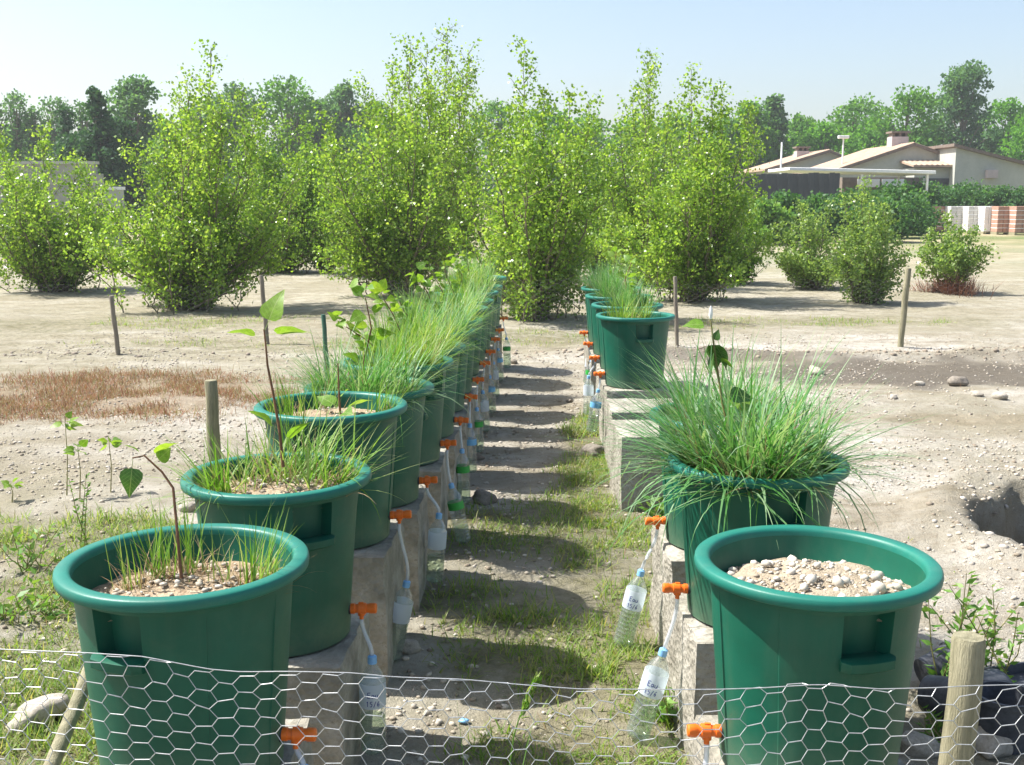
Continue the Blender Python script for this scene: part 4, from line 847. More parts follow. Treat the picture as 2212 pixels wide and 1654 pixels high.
# ------------------------------------------------------------------ far trees, hedge, houses
def bg_tree(name, label, u, vtop, Y, wpx, m, seed, vbase=None, shape='round', n=2600, leaf=0.42, trunkshow=0.25, group='trees in the far tree line', cat='tree'):
    r = np.random.default_rng(seed); top = PY(u, vtop, Y); base = Vector((top.x, Y, 0)); Ht = top.z; wid = wpx / F * Y
    o = thing(name, label, cat, base, 0, group); mb = MB(); z0 = Ht * trunkshow
    mb.tube([base, base + Vector((r.normal() * .1, 0, Ht * 0.4)), base + Vector((r.normal() * .2, 0, Ht * 0.85))], [Ht * 0.02, Ht * 0.014, 0.04], 7, False)
    C = []
    nc = 70 if shape != 'tall' else 60
    for k in range(nc):
        t = (k + r.random()) / nc; z = z0 + (Ht - z0) * t
        if shape == 'cone': f = (1 - t) ** 0.8 * 0.95 + 0.04
        elif shape == 'tall': f = math.sin(math.pi * min(1, 0.12 + 0.88 * t)) ** 0.6 * 0.9 + 0.08
        elif shape == 'umbrella': f = (0.35 + 0.65 * t) * math.sqrt(max(0.02, 1 - max(0, (t - 0.72) / 0.29) ** 2))
        else: f = math.sqrt(max(0.03, 1 - (2 * t - 0.95) ** 2 / 1.12))
        a = r.random() * 6.283; rd = wid / 2 * f * math.sqrt(r.random()) * 0.92
        c = Vector((base.x + rd * math.cos(a), base.y + rd * math.sin(a), z)); cr = max(wid * r.uniform(0.07, 0.15), min(wid * 0.4, Ht * r.uniform(0.03, 0.06))) * (0.55 if shape == 'cone' and t > 0.7 else 1)
        C.append((c, cr)); 
        if k % 2: mb.tube([base + Vector((0, 0, max(z0 * 0.7, z * 0.6))), base.lerp(c, 0.6) + Vector((0, 0, z * 0.3)), c], [Ht * 0.006, Ht * 0.004, 0.02], 4, False)
    n = int(n * 1.7); w_ = np.array([c[1] ** 2 for c in C]); cnt = r.multinomial(n, w_ / w_.sum()); idx = np.repeat(np.arange(nc), cnt)
    ctr = np.array([c[0][:] for c in C])[idx]; rad = np.array([c[1] for c in C])[idx]
    d = r.normal(size=(len(idx), 3)); d /= np.linalg.norm(d, axis=1, keepdims=True)
    p = ctr + d * (rad * (0.25 + 1.1 * r.random(len(idx)) ** 0.8))[:, None] * np.array([1.15, 1.15, 0.8])
    p[:, 2] = np.maximum(p[:, 2], 0.15)
    V, Q = leaves(p, d * 0.5 + r.normal(size=d.shape) * 0.6, 0.78 * leaf * (0.5 + 0.9 * r.random(len(p))), seed, 0.42, 0.15)
    obj('trunk', mb.me('trunk', True), M['bark'], o, True); obj('crown', npmesh('crown', V, Q), m, o, True); return o
bg_tree('conifer_tree', 'dark pointed conifer above the grey wall', 205, 195, 62, 150, M['bgdark'], 100, shape='cone', n=5200, leaf=0.30, trunkshow=0.12)
bg_tree('dark_tree', 'dark rounded evergreen touching the pointed conifer', 250, 262, 64, 130, M['bgdark'], 101, n=4200, leaf=0.30, trunkshow=0.1)
bg_tree('dark_tree', 'low dark evergreen on the outer side of the pointed conifer', 165, 300, 63, 130, M['bgdark'], 102, n=3600, leaf=0.30, trunkshow=0.05)
bg_tree('slim_tree', 'slim dark ivy-clad tree between thin bare trees', 142, 235, 68, 34, M['bgdark'], 103, shape='tall', n=900, leaf=0.28)
bg_tree('locust_tree', 'open-crowned tree rising behind the pointed conifer', 285, 178, 80, 130, M['bgblue'], 104, shape='umbrella', n=2400, leaf=0.36, trunkshow=0.45)
for k, (u, v, wpx) in enumerate([(30, 205, 70), (75, 240, 55), (118, 215, 70), (-20, 215, 80), (180, 225, 50)]):
    bg_tree('thin_tree', ['thin wispy tree above the outer end of the grey wall', 'thinnest wispy tree above the middle of the grey wall', 'wispy tree with a tufted top beside the slim ivy-clad tree', 'wispy tree with the broadest top beyond the grey wall', 'thin wispy tree between the ivy-clad tree and the conifer'][k], u, v, 88, wpx, M['bgblue'], 110 + k, shape='umbrella', n=700, leaf=0.30, trunkshow=0.5)
for k, (u, v, wpx, sh_) in enumerate([(360, 270, 150, 'round'), (450, 225, 130, 'round'), (515, 195, 130, 'umbrella'), (620, 182, 190, 'umbrella'), (690, 225, 110, 'umbrella'), (735, 190, 90, 'umbrella'), (800, 230, 120, 'round')]):
    bg_tree('locust_tree', ['low rounded far tree next to the open-crowned one', 'rounded far tree half hidden by the single spire poplar', 'open far tree just beside the single spire', 'widest flat-topped far tree with sky showing between its branches', 'narrow flat-topped far tree beside the widest one', 'small airy flat-topped far tree before the many-stemmed poplar', 'rounded far tree behind the first stems of the many-stemmed poplar'][k], u, v, 92 + 2 * k, wpx, M['bgblue'] if k % 3 else M['bgmid'], 120 + k, shape=sh_, n=2300, leaf=0.40, trunkshow=0.42)
for k, (u, v, wpx) in enumerate([(60, 275, 190), (-60, 270, 200), (330, 330, 190), (480, 310, 190), (640, 300, 200), (760, 290, 190), (880, 260, 170), (1060, 225, 170), (1180, 240, 160), (1260, 255, 170), (1370, 265, 170), (1470, 258, 150), (1560, 260, 150)]):
    bg_tree('line_tree', 'mid-green rounded far tree ' + ['behind the poplar thicket and grey wall', 'beyond the outer end of the grey wall', 'low between the conifer and the single spire poplar', 'behind the spire of the bushy poplar', 'below the widest flat-topped tree', 'between the shaded poplar and the many-stemmed poplar', 'behind the many-stemmed poplar', 'between the tallest poplar and the slender spire', 'behind the slender spire poplar', 'beside the slender spire poplar, above the path end', 'behind the thin poplar of the short row', 'between the thin poplar and the fanned poplar', 'behind the fanned poplar'][k], u, v, 98 + (k * 7) % 11, wpx, M['bgmid'], 140 + k, n=2600, leaf=0.42, trunkshow=0.06)
for k, (u, v, wpx, m, lab, sh_) in enumerate([(1620, 230, 110, 'bgmid', 'leafy tree rising just behind the poplar with fanned stems', 'round'), (1672, 212, 60, 'bgblue', 'slender pale tree standing above the small house', 'tall'), (1735, 258, 130, 'bgmid', 'low round tree behind the small house', 'round'),
        (1850, 225, 170, 'bgmid', 'wide green tree behind the large house roof', 'round'), (1960, 205, 190, 'bgmid', 'wide green tree behind the chimney of the large house', 'umbrella'), (1790, 275, 150, 'bgbright', 'bright low tree between the two houses', 'round'),
        (2092, 150, 185, 'bgblue', 'tall bluish-green poplar towering over the large house', 'tall'), (2180, 222, 150, 'bgbright', 'bright green tree behind the sloping wing of the house', 'round'), (2260, 230, 150, 'bgbright', 'bright green tree at the outer end of the far line', 'round'), (1655, 270, 120, 'bgmid', 'round tree behind the dark panel fence', 'round'), (1900, 262, 150, 'bgbright', 'bright tree below the wide green trees behind the house', 'round'), (2010, 270, 110, 'bgmid', 'small round tree at the foot of the tall bluish poplar', 'round')]):
    bg_tree('far_tree', lab, u, v, 104 + 3 * (k % 4), wpx, M[m], 170 + k, shape=sh_, n=7500 if 'bluish-green poplar' in lab else 3600, leaf=0.42, trunkshow=0.08)
def gable(name, label, Y, depth, apex, left, right, zbot=0.0, chim=None):
    """gable end faces us; apex/left/right are pixels of the roofline"""
    o = thing(name, label, 'house', (PY(*apex, Y).x, Y, 0)); A, L, Rr = PY(*apex, Y), PY(*left, Y), PY(*right, Y)
    obj('wall', MB().prism([(L.x + 0.35, zbot), (Rr.x - 0.2, zbot), (Rr.x - 0.2, Rr.z - 0.15), (A.x, A.z - 0.16), (L.x + 0.35, L.z - 0.05)], Y, Y + depth).me('wall'), M['render'], o, True)
    def slope(p, q, nm):
        mb = MB(); d = Vector((q.x - p.x, 0, q.z - p.z)); nrow = 26
        # rows of canal tiles run down the slope: ridged sheet along y
        K = int(depth / 0.24); V = []; Fc = []
        for k in range(K + 1):
            yy = Y - 0.3 + (depth + 0.6) * k / K; e = 0.05 * (k % 2)
            V += [(p.x, yy, p.z + e), (q.x, yy, q.z + e), (p.x, yy, p.z - 0.13), (q.x, yy, q.z - 0.13)]
        for k in range(K): a, b_ = 4 * k, 4 * k + 4; Fc += [(a, a+1, b_+1, b_), (a+2, b_+2, b_+3, a+3), (a, b_, b_+2, a+2), (a+1, a+3, b_+3, b_+1)]
        Fc += [(0, 2, 3, 1), (4*K, 4*K+1, 4*K+3, 4*K+2)]
        return obj(nm, mesh(nm, V, Fc), M['roof'], o, True)
    rf = slope(L, A, 'roof'); slope(Rr, A, 'roof')
    for p in (L, Rr):
        d = (A - p); mb = MB(); mb.prism([(p.x, p.z - 0.22), (A.x, A.z - 0.22), (A.x, A.z - 0.02), (p.x, p.z - 0.02)], Y - 0.36, Y - 0.305); obj('verge_board', mb.me('verge_board'), M['verge'], o, True)
    if chim:
        for (u0, u1, vt, vb, dy) in chim:
            a, c = PY(u0, vt, Y + dy), PY(u1, vb, Y + dy)
            ch = obj('chimney', MB().box(a.x, c.x, Y + dy, Y + dy + 1.0, c.z - 1.0, a.z - 0.35).me('chimney'), M['chim'], o, True)
            mb = MB()
            for sx in (a.x + .05, (a.x + c.x) / 2 - .08, c.x - .2): mb.box(sx, sx + .15, Y + dy + .1, Y + dy + .9, a.z - 0.36, a.z - 0.12)
            mb.box(a.x - 0.08, c.x + 0.08, Y + dy - 0.08, Y + dy + 1.08, a.z - 0.12, a.z); cpm = mb.me('chimney_cap'); cpm.materials.append(M['verge'])
            co_ = obj('chimney_cap', cpm, None, ch); cpm.transform(Matrix.Translation(-o.location)); 
    return o
h1 = gable('house', 'large pale house with low tiled gable roof and dark-capped chimney', 72, 9, (1972, 309), (1770, 377), (2062, 340), 0, [(1928, 1962, 284, 318, 2.5)])
h2 = gable('house', 'smaller pale house with tiled roof beyond the dark panel fence', 84, 9, (1790, 324), (1650, 366), (1905, 372), 0, [(1722, 1748, 317, 342, 3)])
wa = PY(2066, 316, 69); wb = PY(2260, 366, 69)
wg = thing('house_wing', 'plain pale house wing with a sloping dark roof edge and a wall box', 'house', (wa.x, 69, 0))
obj('wall', MB().prism([(wa.x, 0), (wb.x, 0), (wb.x, wb.z - 0.1), (wa.x, wa.z - 0.1)], 69, 76).me('wall'), M['render'], wg, True)
obj('roof', MB().prism([(wa.x - .25, wa.z - .04), (wb.x, wb.z - .1), (wb.x, wb.z + .1), (wa.x - .25, wa.z + .14)], 68.7, 76.2).me('roof'), M['verge'], wg, True)
a = PY(2128, 368, 69); obj('wall_box', bevel(MB().box(a.x, a.x + .65, 68.6, 68.998, a.z - .5, a.z).me('wall_box'), 0.03), M['chim'], wg, True)
# porch roof with tiles in front of the large house
a, c = PY(1950, 347, 71.4), PY(2064, 362, 69.6)
mb = MB(); V = []; Fc = []; K = 16
for k in range(K + 1):
    x = a.x + (c.x - a.x - 0.05) * k / K; e = 0.05 * (k % 2); V += [(x, 71.95, a.z + e), (x, 69.4, c.z + 0.12 + e), (x, 71.95, a.z - .12), (x, 69.4, c.z)]
for k in range(K): s, q = 4*k, 4*k+4; Fc += [(s, s+1, q+1, q), (s+2, q+2, q+3, s+3), (s+1, s+3, q+3, q+1), (s, q, q+2, s+2)]
Fc += [(0, 2, 3, 1), (4*K, 4*K+1, 4*K+3, 4*K+2)]
obj('porch_roof', mesh('porch_roof', V, Fc), M['roof'], h1, True)
obj('porch_wall', MB().box(a.x + .25, c.x - .15, 69.9, 71.98, 0, c.z - 0.02).me('porch_wall'), M['render'], h1, True)
a, c = PY(2003, 386, 69.86), PY(2050, 440, 69.86); gd = obj('garage_door', MB().box(a.x, c.x, 69.82, 69.897, 0, a.z).me('garage_door'), M['panel'], h1, True)
# carport
a, c = PY(1705, 366, 60), PY(2022, 376, 60)
cpt = thing('carport', 'flat white carport roof on slim posts in front of the large house', 'carport', (a.x, 60, 0))
obj('carport_roof', bevel(MB().prism([(a.x, a.z - 0.06), (c.x, c.z - 0.02), (c.x, c.z + 0.16), (a.x, a.z + 0.10)], 60, 65).me('carport_roof'), 0.02, 1), M['white'], cpt, True)
for k in range(3):
    x = a.x + 0.4 + (c.x - a.x - 0.8) * k / 2
    for y in (60.2, 64.7): obj('carport_post', MB().box(x, x + .1, y, y + .1, 0, c.z - 0.02).me('carport_post'), M['white'], cpt, True)
# dark storage under the carport
a0, c0 = PY(1820, 384, 66), PY(1990, 440, 66)
sb = thing('store_shed', 'dark timber store with pale windows under the carport', 'shed', (a0.x, 66, 0))
obj('wall', MB().box(a0.x, c0.x, 66, 68, 0, a0.z).me('wall'), M['verge'], sb, True)
for u in (1852, 1905): p = PY(u, 392, 65.98); obj('window', MB().box(p.x, p.x + 1.3, 65.94, 65.995, p.z - .35, p.z + .12).me('window'), M['white'], sb, True)
# dark panel fence
a, c = PY(1520, 378, 58), PY(1815, 374, 58)
pf = thing('panel_fence', 'tall dark grey panel fence beside the carport', 'fence', (a.x, 58, 0)); npan = 26; wpan = (c.x - a.x) / npan
pme = MB().box(-0.002, wpan + 0.002, -0.02, 0.02, 0, 1).me('panel'); pme.materials.append(M['panel'])
for k in range(npan): inst('panel', pme, pf, (k * wpan, 0.05 * (k % 2), 0), (0, 0, 0), (1, 1, a.z + (c.z - a.z) * k / npan + random.uniform(-.03, .03)))
for nm, u, vt, Y in (('lamp_post', 1822, 300, 74), ('aerial_pole', 1689, 308, 66)):
    p = PY(u, vt, Y); o = thing(nm, {'lamp_post': 'slim white lamp post beside the tiled roof of the large house', 'aerial_pole': 'thin pale pole standing beside the smaller house'}[nm], 'pole', (p.x, Y, 0))
    obj('pole', MB().tube([(p.x, Y, 0), (p.x, Y, p.z)], [0.07, 0.05], 8).me('pole'), M['white'], o, True)
    if nm == 'lamp_post': obj('lamp_head', bevel(MB().box(p.x - .35, p.x + .35, Y - .15, Y + .15, p.z, p.z + .2).me('lamp_head'), .04), M['white'], o, True)
# grey wall on the far left
a, c = PY(-140, 352, 40), PY(203, 349, 40)
gw = thing('grey_wall', 'grey rendered wall with stepped end behind the poplar thicket', 'wall', (c.x, 40, 0))
obj('wall_body', MB().box(a.x, c.x, 40, 40.3, 0, c.z - .1).me('wall_body'), M['oldwall'], gw, True)
s1 = PY(217, 376, 40); obj('wall_step', MB().box(c.x, s1.x, 40.003, 40.297, 0, s1.z).me('wall_step'), M['oldwall'], gw, True)
obj('coping', MB().box(a.x, c.x + .05, 39.93, 40.37, c.z - .1, c.z).me('coping'), M['render'], gw, True)
a, c = PY(216, 404, 44), PY(262, 404, 44); lw_ = thing('low_wall', 'low pale rendered wall beyond the stepped grey wall', 'wall', (a.x, 44, 0))
obj('wall_body', MB().box(a.x - 1, c.x, 44, 44.25, 0, a.z - .12).me('wall_body'), M['render'], lw_, True); obj('coping', MB().box(a.x - 1, c.x + .05, 43.95, 44.3, a.z - .12, a.z).me('coping'), M['white'], lw_, True)
# bramble bushes before the house
for k, (u, v, wpx, Y, m) in enumerate([(1690, 425, 120, 46, 'hedge'), (1660, 440, 110, 44, 'weed'), (1760, 432, 150, 48, 'hedge'), (1850, 420, 160, 52, 'hedge'), (1930, 408, 170, 52, 'hedge'), (2010, 402, 150, 63.5, 'hedge'), (2090, 404, 140, 64, 'hedge'), (2160, 408, 120, 64, 'bgblue'), (2230, 410, 120, 64, 'hedge'), (1965, 430, 130, 56, 'hedge'), (1900, 440, 150, 47, 'hedge'), (1600, 430, 130, 46, 'hedge')]):
    bg_tree('bramble_bush', ['bramble bush at the foot of the dark panel fence', 'brighter bramble bush before the panel fence, lower than its neighbours', 'bramble bush where the panel fence meets the carport', 'bramble bush below the carport middle', 'bramble bush below the pale windows of the store', 'tall bramble bush before the garage door', 'bramble bush before the house wing wall', 'bluish bush by the wing wall, behind the pallets', 'bramble bush behind the last brick pallet', 'low bramble bush beside the first brick pallet', 'low bramble bush behind the tall pale shrub', 'bramble bush behind the fanned poplar'][k], u, v, Y, wpx, M[m], 300 + k, n=2600, leaf=0.20, trunkshow=0.02, group='bramble bushes before the houses', cat='bush')
# pallets of bricks
for k, (u0, u1, kind, lab) in enumerate([(2012, 2052, 'brick', 'pallet of reddish bricks with pale straps at the end of the stacked row'), (2055, 2090, 'brickgrey', 'pallet of pale grey blocks next to the end brick pallet'), (2093, 2124, 'brickgrey', 'pallet of grey blocks in the middle of the stacked row'),
        (2128, 2154, 'white', 'pallet wrapped in white sheet between grey blocks and bricks'), (2157, 2192, 'brick', 'pallet of red-brown bricks beside the white wrapped pallet'), (2196, 2240, 'brick', 'last pallet of red-brown bricks in the stacked row')]):
    Y = 60 - 0.8 * k; a = PY(u0, 445, Y); c = PY(u1, 500, Y); o = thing('brick_pallet', lab, 'pallet', (a.x, Y, 0), 0, 'pallets of bricks')
    zt = a.z; zb = 0.14; nc = 6; wd = c.x - a.x
    obj('pallet_base', MB().box(a.x, c.x, Y, Y + 1.1, 0.09, zb).box(a.x, a.x + .1, Y, Y + 1.1, 0, .09).box(c.x - .1, c.x, Y, Y + 1.1, 0, .09).me('pallet_base'), M['wood'], o, True)
    hcs = (zt - zb) / nc
    cme = None
    for j in range(nc):
        for q_ in range(3):
            if cme is None:
                cme = bevel(MB().box(0.008, wd / 3 - 0.008, 0, 1.08, 0, hcs - 0.035).me('brick'), 0.012, 1); cme.materials.append(M[kind])
            inst('brick', cme, o, (wd / 3 * q_ + random.uniform(-.006, .006), 0.01 + random.uniform(-.01, .01), zb + j * hcs))
        if j: obj('spacer', MB().box(a.x + .02, c.x - .02, Y + .03, Y + 1.05, zb + j * hcs - 0.034, zb + j * hcs - 0.001).me('spacer'), M['white'], o, True)

# ------------------------------------------------------------------ ground cover
def scatter(n, x0, x1, y0, y1, seed, dens):
    q = np.random.default_rng(seed); x = x0 + (x1 - x0) * q.random(n); y = y0 + (y1 - y0) * q.random(n); k = q.random(n) < dens(x, y)
    return x[k], y[k]
def blocked(x, y): 
    k = np.zeros(len(x), bool)
    for bx, by, _ in LEFT + RIGHT: k |= (np.abs(x - bx) < 0.25) & (np.abs(y - by) < 0.27)
    return k
x, y = scatter(200000, -6, 6.5, 1.7, 17, 21, lambda x, y: np.where(y < 8, 1, 0.5) * masks(x, y)[0] * sstep(0.30, 0.60, vnoise(x, y, 4.2, 8)))
xs_, ys_ = [x], [y]
for j_, g_ in enumerate(GRASS_SPOTS):
    if g_[1] > 9 or g_[1] < 0: continue
    a_ = scatter(int(4 * g_[2] * g_[3] * 7500), g_[0] - g_[2] * 1.4, g_[0] + g_[2] * 1.4, max(1.75, g_[1] - g_[3] * 1.4), g_[1] + g_[3] * 1.4, 700 + j_, lambda x, y: ell(x, y, *g_) * sstep(0.22, 0.6, vnoise(x, y, 5.5, 8)))
    xs_.append(a_[0]); ys_.append(a_[1])
x, y = np.concatenate(xs_), np.concatenate(ys_)
k = ~blocked(x, y); x, y = x[k], y[k]; n = len(x); q = np.random.default_rng(8)
L = 0.018 + 0.07 * q.random(n) ** 2.5 + 0.06 * vnoise(x, y, 3, 9) ** 2
V, Q = blades(np.stack([x, y, ground_h(x, y) - 0.004], 1), q.random(n) * 6.283, L, 0.2 + 1.1 * q.random(n), 0.9 * q.random(n), np.where(y < 8, 0.0052, 0.007) * (0.7 + 0.6 * q.random(n)), 3)
tag(obj('ground_grass', npmesh('ground_grass', V, Q), M['turf']), 'short patchy grass growing along the path and field', 'grass', kind='stuff')
x, y = scatter(26000, -6, 6.5, 1.8, 17, 25, lambda x, y: 0.5 * sstep(0.55, 0.75, vnoise(x, y, 2.3, 18)) * (0.2 + masks(x, y)[0]))
k = ~blocked(x, y); x, y = x[k], y[k]; n = len(x)
V, Q = blades(np.stack([x, y, ground_h(x, y) - 0.004], 1), q.random(n) * 6.283, 0.03 + 0.08 * q.random(n), 0.3 + 1.0 * q.random(n), 0.6 * q.random(n), 0.0038, 3)
tag(obj('dry_grass', npmesh('dry_grass', V, Q), M['drygrass']), 'dry straw-coloured grass scattered over the ground', 'grass', kind='stuff')
x, y = scatter(80000, -6.5, -1.2, 8.4, 12.4, 26, lambda x, y: masks(x, y)[2] * sstep(0.15, 0.55, vnoise(x, y, 2.6, 4)))
n = len(x)
V, Q = blades(np.stack([x, y, ground_h(x, y) - 0.004], 1), q.random(n) * 6.283, 0.025 + 0.085 * q.random(n), 0.2 + 1.0 * q.random(n), 0.8 * q.random(n), 0.005, 3)
tag(obj('red_sorrel_patch', npmesh('red_sorrel', V, Q), M['redleaf']), 'patch of low reddish-brown weeds on the open ground', 'weeds', kind='stuff')
def gpts(n, x0, x1, y0, y1, seed, dens):
    x, y = scatter(n, x0, x1, y0, y1, seed, dens); k = ~blocked(x, y); x, y = x[k], y[k]; return np.stack([x, y, ground_h(x, y)], 1)
p = gpts(85000, -6, 6.6, 1.8, 15, 27, lambda x, y: (0.25 + 0.75 * sstep(0.4, 0.7, vnoise(x, y, 1.3, 28))) * (1 - 0.7 * masks(x, y)[0]) * np.clip(8 / y, 0.3, 1)); s = 0.006 + 0.026 * rng.random(len(p)) ** 3
p[:, 2] += s * 0.12; scatter_stones('gravel', p, s, M['pebble'], 'small pale stones and gravel strewn over the ground', 29)
p = gpts(2600, -6, 7, 12.4, 13.4, 30, lambda x, y: np.exp(-((y - 12.9) / 0.2) ** 2) * np.where(x > -0.3, 1, 0.15)); s = 0.02 + 0.06 * rng.random(len(p)) ** 3
scatter_stones('soil_clods', p, s, M['clod'], 'line of turned soil clods along the back fence', 31, cat='soil')
p = gpts(9000, 1.6, 5.5, 3.8, 8.0, 32, lambda x, y: np.exp(-((np.hypot((x - 3.78) / 1.22, (y - 5.55) / 1.38) - 1.12) / 0.2) ** 2) * sstep(.3, .7, vnoise(x, y, 2, 40))); s = 0.008 + 0.04 * rng.random(len(p)) ** 4
scatter_stones('pit_spoil', p, s, M['pebble'], 'loose stones heaped around the rim of the pit', 33, cat='stones')
# countable stones
STN = [stone_mesh(f'stone_{i}', i * 2.9, 3, 0.4, 0.62) for i in range(6)]
DST = [m_.copy() for m_ in STN]
for m_ in STN: m_.materials.append(M['stone'])
for m_ in DST: m_.materials.append(M['darkstone'])
def stone(u, v, wpx, label, dark=False, sq=1.0, i=0, rz=None):
    p = G(u, v); s = wpx / F * (p.y * cp + HC * sp); z = gh(p.x, p.y)
    o = inst('stone', (DST if dark else STN)[i % 6], None, (p.x, p.y, z + s * 0.16), (0.1 * i % 0.4, 0.07 * i % 0.3, i * 1.3 if rz is None else rz), (s, s * sq, s * 0.9))
    return tag(o, label, 'stone', 'loose stones on the ground')
ST = [(882, 1412, 55, 'round grey stone in the grass below the leaning bottle', 0), (1045, 1085, 62, 'dark flat stone beside the row of drainage bottles', 1), (1282, 985, 58, 'flat brown stone lying on the path edge', 1), (80, 1575, 120, 'large flat slab of stone beside the leaning stake', 0),
      (1762, 803, 36, 'pale stone lying on the dark damp soil', 0), (2068, 835, 46, 'dark stone lying on the dark damp soil', 1), (2160, 866, 36, 'pale stone at the edge of the dark soil near the pit', 0), (1030, 985, 30, 'small stone in the shade of the long row', 1),
      (1930, 862, 22, 'small pale stone between the dark soil and the sand', 0), (2110, 860, 26, 'small grey stone on the border of the dark soil', 0), (1985, 832, 24, 'small pale stone near the dark stone', 0), (1110, 790, 22, 'small dark stone at the end of the path', 1), (1350, 770, 24, 'small dark clod-like stone behind the far bottles', 1),
      (2140, 1620, 110, 'white chipped stone beside the thick wooden post', 0), (1985, 1625, 90, 'white angular stone at the foot of the bare tub', 0), (610, 1275 + 330, 60, 'pale stone low between the first two tubs of the long row', 0), (1230, 870, 16, 'tiny stone between two tub shadows', 1), (405, 1110, 40, 'pale stone behind the first tub of the long row', 0)]
for i, (u, v, wp, lab, dk) in enumerate(ST): stone(u, v, wp, lab, dk, 0.8, i)
# a row of rough rubble stones between blocks on the left
# ------------------------------------------------------------------ weeds, seedlings and small things
def weed(label, u, v, h, n, m, seed, spread=0.08, leaf=0.04, stem='stemgreen', name='weed', cat='weed', group=None, leaftop=0.0):
    q = random.Random(seed); p = G(u, v); p.z = gh(p.x, p.y); o = thing(name, label, cat, p, 0, group); mb = MB(); A = []; D = []
    for k in range(n):
        a = q.uniform(0, 6.283); l = h * q.uniform(0.6, 1.0); e = Vector((math.cos(a) * spread * q.random() * 1.5, math.sin(a) * spread * q.random() * 1.5, l)); s0 = Vector((q.uniform(-1, 1), q.uniform(-1, 1), -0.05)) * spread * 0.4; s0.z = -0.01
        md = s0.lerp(e, 0.5) + Vector((q.uniform(-1, 1), q.uniform(-1, 1), 0)) * spread * 0.2
        mb.tube([s0, md, e], [0.0032, 0.0026, 0.0012], 5, False)
        nl = max(6, int(l / leaf * 2.2))
        for j in range(nl):
            t = leaftop + (1 - leaftop) * (j + 0.5) / nl; c = (1-t)**2 * s0 + 2*(1-t)*t * md + t*t * e; b_ = q.uniform(0, 6.283); d = Vector((math.cos(b_), math.sin(b_), q.uniform(0.1, 0.9))).normalized()
            A.append((c + d * leaf * 0.45)[:]); D.append(d[:])
    obj('stems', mb.me('stems', True), M[stem], o)
    V, Q = leaves(np.array(A), np.array(D), leaf * (0.7 + 0.6 * np.random.default_rng(seed).random(len(A))), seed, 0.2)
    obj('leaves', npmesh('leaves', V, Q), m, o); return o
weed('upright leafy weed behind the thick wooden post by the bare tub', 2040, 1530, 0.52, 5, M['weed'], 1, 0.10, 0.05)
weed('bushy pale green weed behind the top of the thick wooden post', 2120, 1470, 0.38, 8, M['weed'], 2, 0.16, 0.05)
weed('branching weed leaning out beyond the thick wooden post', 2165, 1490, 0.28, 3, M['weed'], 3, 0.14, 0.04)
weed('small ferny weed among the black pots', 2025, 1600, 0.10, 7, M['weed'], 4, 0.08, 0.035)
weed('tall narrow weed on the sand outside the long row', 185, 1190, 0.42, 3, M['weed'], 5, 0.05, 0.03)
weed('bright leafy weed near the edge of the sand outside the long row', 75, 1250, 0.22, 9, M['weed'], 6, 0.12, 0.05)
weed('low spreading weed beside the first tub of the long row', 120, 1345, 0.14, 12, M['weed'], 7, 0.2, 0.05)
weed('low bright weed near the big slab of stone', 40, 1345, 0.14, 12, M['weed'], 8, 0.2, 0.05)
weed('broad-leaved weed behind the slanting bottle in the front grass', 1460, 1560, 0.14, 14, M['weed'], 9, 0.12, 0.055)
weed('small leafy weed on the path beside the concrete block', 1430, 1120, 0.14, 10, M['weed'], 10, 0.12, 0.05)
for k, (u, vt, vb) in enumerate([(140, 905, 1080), (168, 965, 1090), (235, 950, 1075), (22, 1045, 1095)]):
    p = G(u + 5, vb); p.z = gh(p.x, p.y); t_ = PY(u, vt, p.y); rr = random.Random(80 + k)
    sapling(['seedling with a yellow-green tuft at its top, on the sand outside the long row', 'seedling with folded pale leaves, beside the one with the yellow-green tuft', 'thin seedling with green top leaves, nearest the second tub', 'seedling with few leaves, farthest from the tubs'][k], [p, p.lerp(t_, 0.5) + Vector((.01, 0, 0)), t_], 0.004,
            [(0.85 + 0.15 * q_ / 8, rr.uniform(0, 360), rr.uniform(-20, 40), rr.uniform(0.05, 0.08), 0) for q_ in range(8)], 'stemgreen', 'seedlings on the sand')
# seed-headed grass by the wire
p = PY(1088, 1690, 2.45); bz = gh(p.x, p.y); tpq = PY(1160, 1462, 2.45)
sg = thing('seed_head_grass', 'tall wild grass stalk with a pale seed head behind the wire mesh', 'grass', (p.x - .05, 2.45, bz))
st0 = Vector((p.x - .05, 2.45, bz)); md = PY(1110, 1590, 2.45); pts = [st0, st0.lerp(md, .5), md, md.lerp(tpq, 0.35) + Vector((-.004, 0, 0))]
obj('stalk', MB().tube(pts, [0.0025, 0.0022, 0.002, 0.0016], 6, False).me('stalk', True), M['weed'], sg, True)
q = np.random.default_rng(3); t = q.random(120); a0 = np.array(md.lerp(tpq, 0.35)[:]); a1 = np.array(tpq[:]); c = a0 + (a1 - a0) * t[:, None] + q.normal(size=(120, 3)) * 0.0035
V, Q = leaves(c, np.tile((a1 - a0) / np.linalg.norm(a1 - a0), (120, 1)) + q.normal(size=(120, 3)) * 0.2, 0.02 + 0.012 * q.random(120), 4, 0.12); obj('seed_head', npmesh('seed_head', V, Q), M['grass'], sg, True)
V, Q = blades(np.tile(np.array(st0[:]), (9, 1)) + q.normal(size=(9, 3)) * np.array([.02, .02, 0]), q.random(9) * 6.28, 0.3 + 0.4 * q.random(9), 0.1 + .3 * q.random(9), .6 * q.random(9), 0.005, 6); obj('blades', npmesh('blades', V, Q), M['grass'], sg, True)
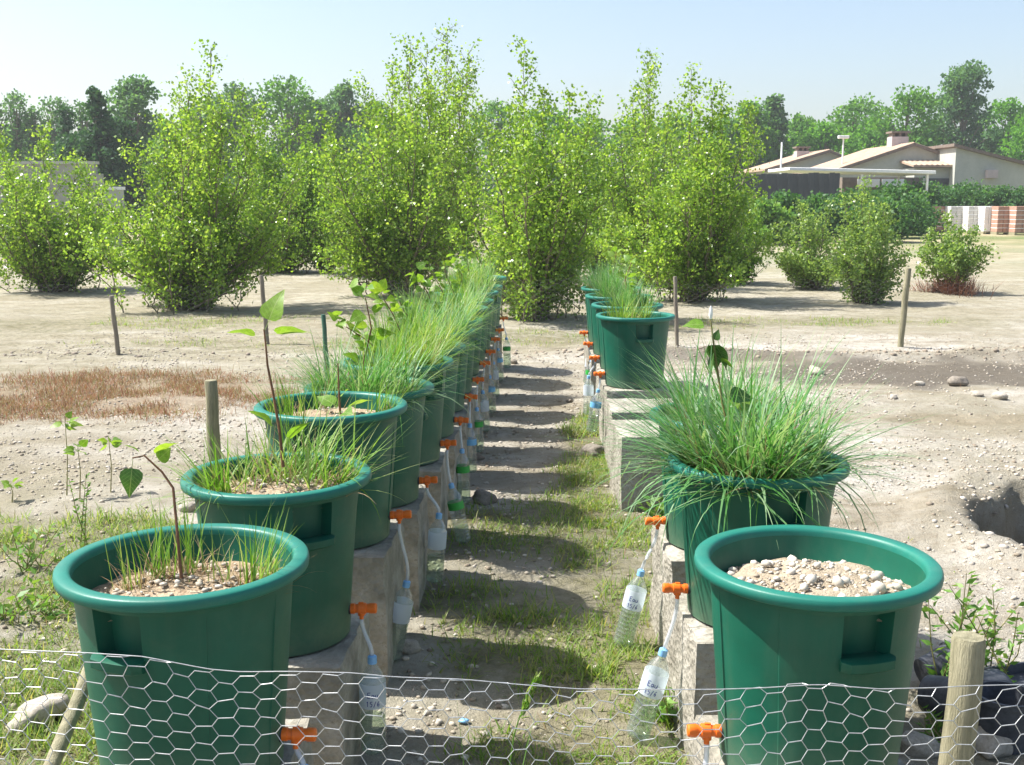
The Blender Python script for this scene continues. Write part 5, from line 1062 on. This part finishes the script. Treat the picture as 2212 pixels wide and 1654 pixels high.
# bottle cap on the path
p = G(1002, 1558); o = inst('blue_scrap', stone_mesh('scrap', 4, 2, 0.6, 0.5), None, (p.x, p.y, gh(p.x, p.y) + .012), (0, 0, 0), (0.035, 0.028, 0.03)); o.data.materials.append(M['bluecap']); tag(o, 'crumpled scrap of pale blue plastic lying on the path', 'litter')
# black nursery pots by the post
def pot(label, u, v, z, rot, s=1.0, Y=2.75):
    p = G(u, v); z += gh(p.x, p.y); o = thing('nursery_pot', label, 'pot', (p.x, p.y, z), 0, 'black nursery pots by the post'); o.rotation_euler = rot
    b_ = smooth_auto(MB().lathe([(0.0, 0.004), (0.066 * s, 0.004), (0.085 * s, 0.16 * s), (0.082 * s, 0.16 * s), (0.063 * s, 0.008), (0.0, 0.008)], 28).me('pot_wall')); obj('pot_wall', b_, M['potblack'], o)
    obj('pot_rim', smooth_auto(MB().lathe([(0.083 * s, 0.148 * s), (0.092 * s, 0.150 * s), (0.092 * s, 0.168 * s), (0.083 * s, 0.168 * s)], 28, True).me('pot_rim')), M['potblack'], o); return o
pot('black plant pot tipped on its side between the bare tub and the post', 2000, 1545, 0.08, (R(82), 0.2, R(35)), 1.0)
pot('black plant pot standing outside the thick wooden post', 2165, 1610, 0.0, (0, 0, 0), 1.1)
pot('black plant pot lying behind the thick wooden post', 2150, 1530, 0.08, (R(90), 0, R(-50)), 1.0)

pot('black plant pot crushed under the pale hose behind the bare tub', 1990, 1495, 0.06, (R(75), 0.4, R(100)), 0.85)
p = G(2075, 1500); tr_ = thing('seed_tray', 'flat black seedling tray lying behind the thick wooden post', 'tray', (p.x + .25, p.y, gh(p.x, p.y) + 0.01), 0.3)
obj('tray_rim', MB().box(-.17, .17, -.12, -.11, 0, .05).box(-.17, .17, .11, .12, 0, .05).box(-.17, -.16, -.1098, .1098, 0, .05).box(.16, .17, -.1098, .1098, 0, .05).me('tray_rim'), M['potblack'], tr_)
obj('tray_floor', MB().box(-.159, .159, -.109, .109, 0.002, .012).me('tray_floor'), M['potblack'], tr_)
# ------------------------------------------------------------------ thin summer haze round the whole place
hz = MB().box(-400, 400, -20, 420, -1.9, 30).me('haze'); ho = bpy.data.objects.new('haze', hz); COL.objects.link(ho); tag(ho, 'thin pale summer haze filling the air', 'haze', kind='stuff')
t = NT('haze_air'); pv = t.n('ShaderNodeVolumePrincipled'); pv.inputs['Color'].default_value = (0.93, 0.96, 1.0, 1); pv.inputs['Density'].default_value = 0.0007; pv.inputs['Anisotropy'].default_value = 0.2
t.l(pv.outputs[0], t.out.inputs[1]); hz.materials.append(t.m)
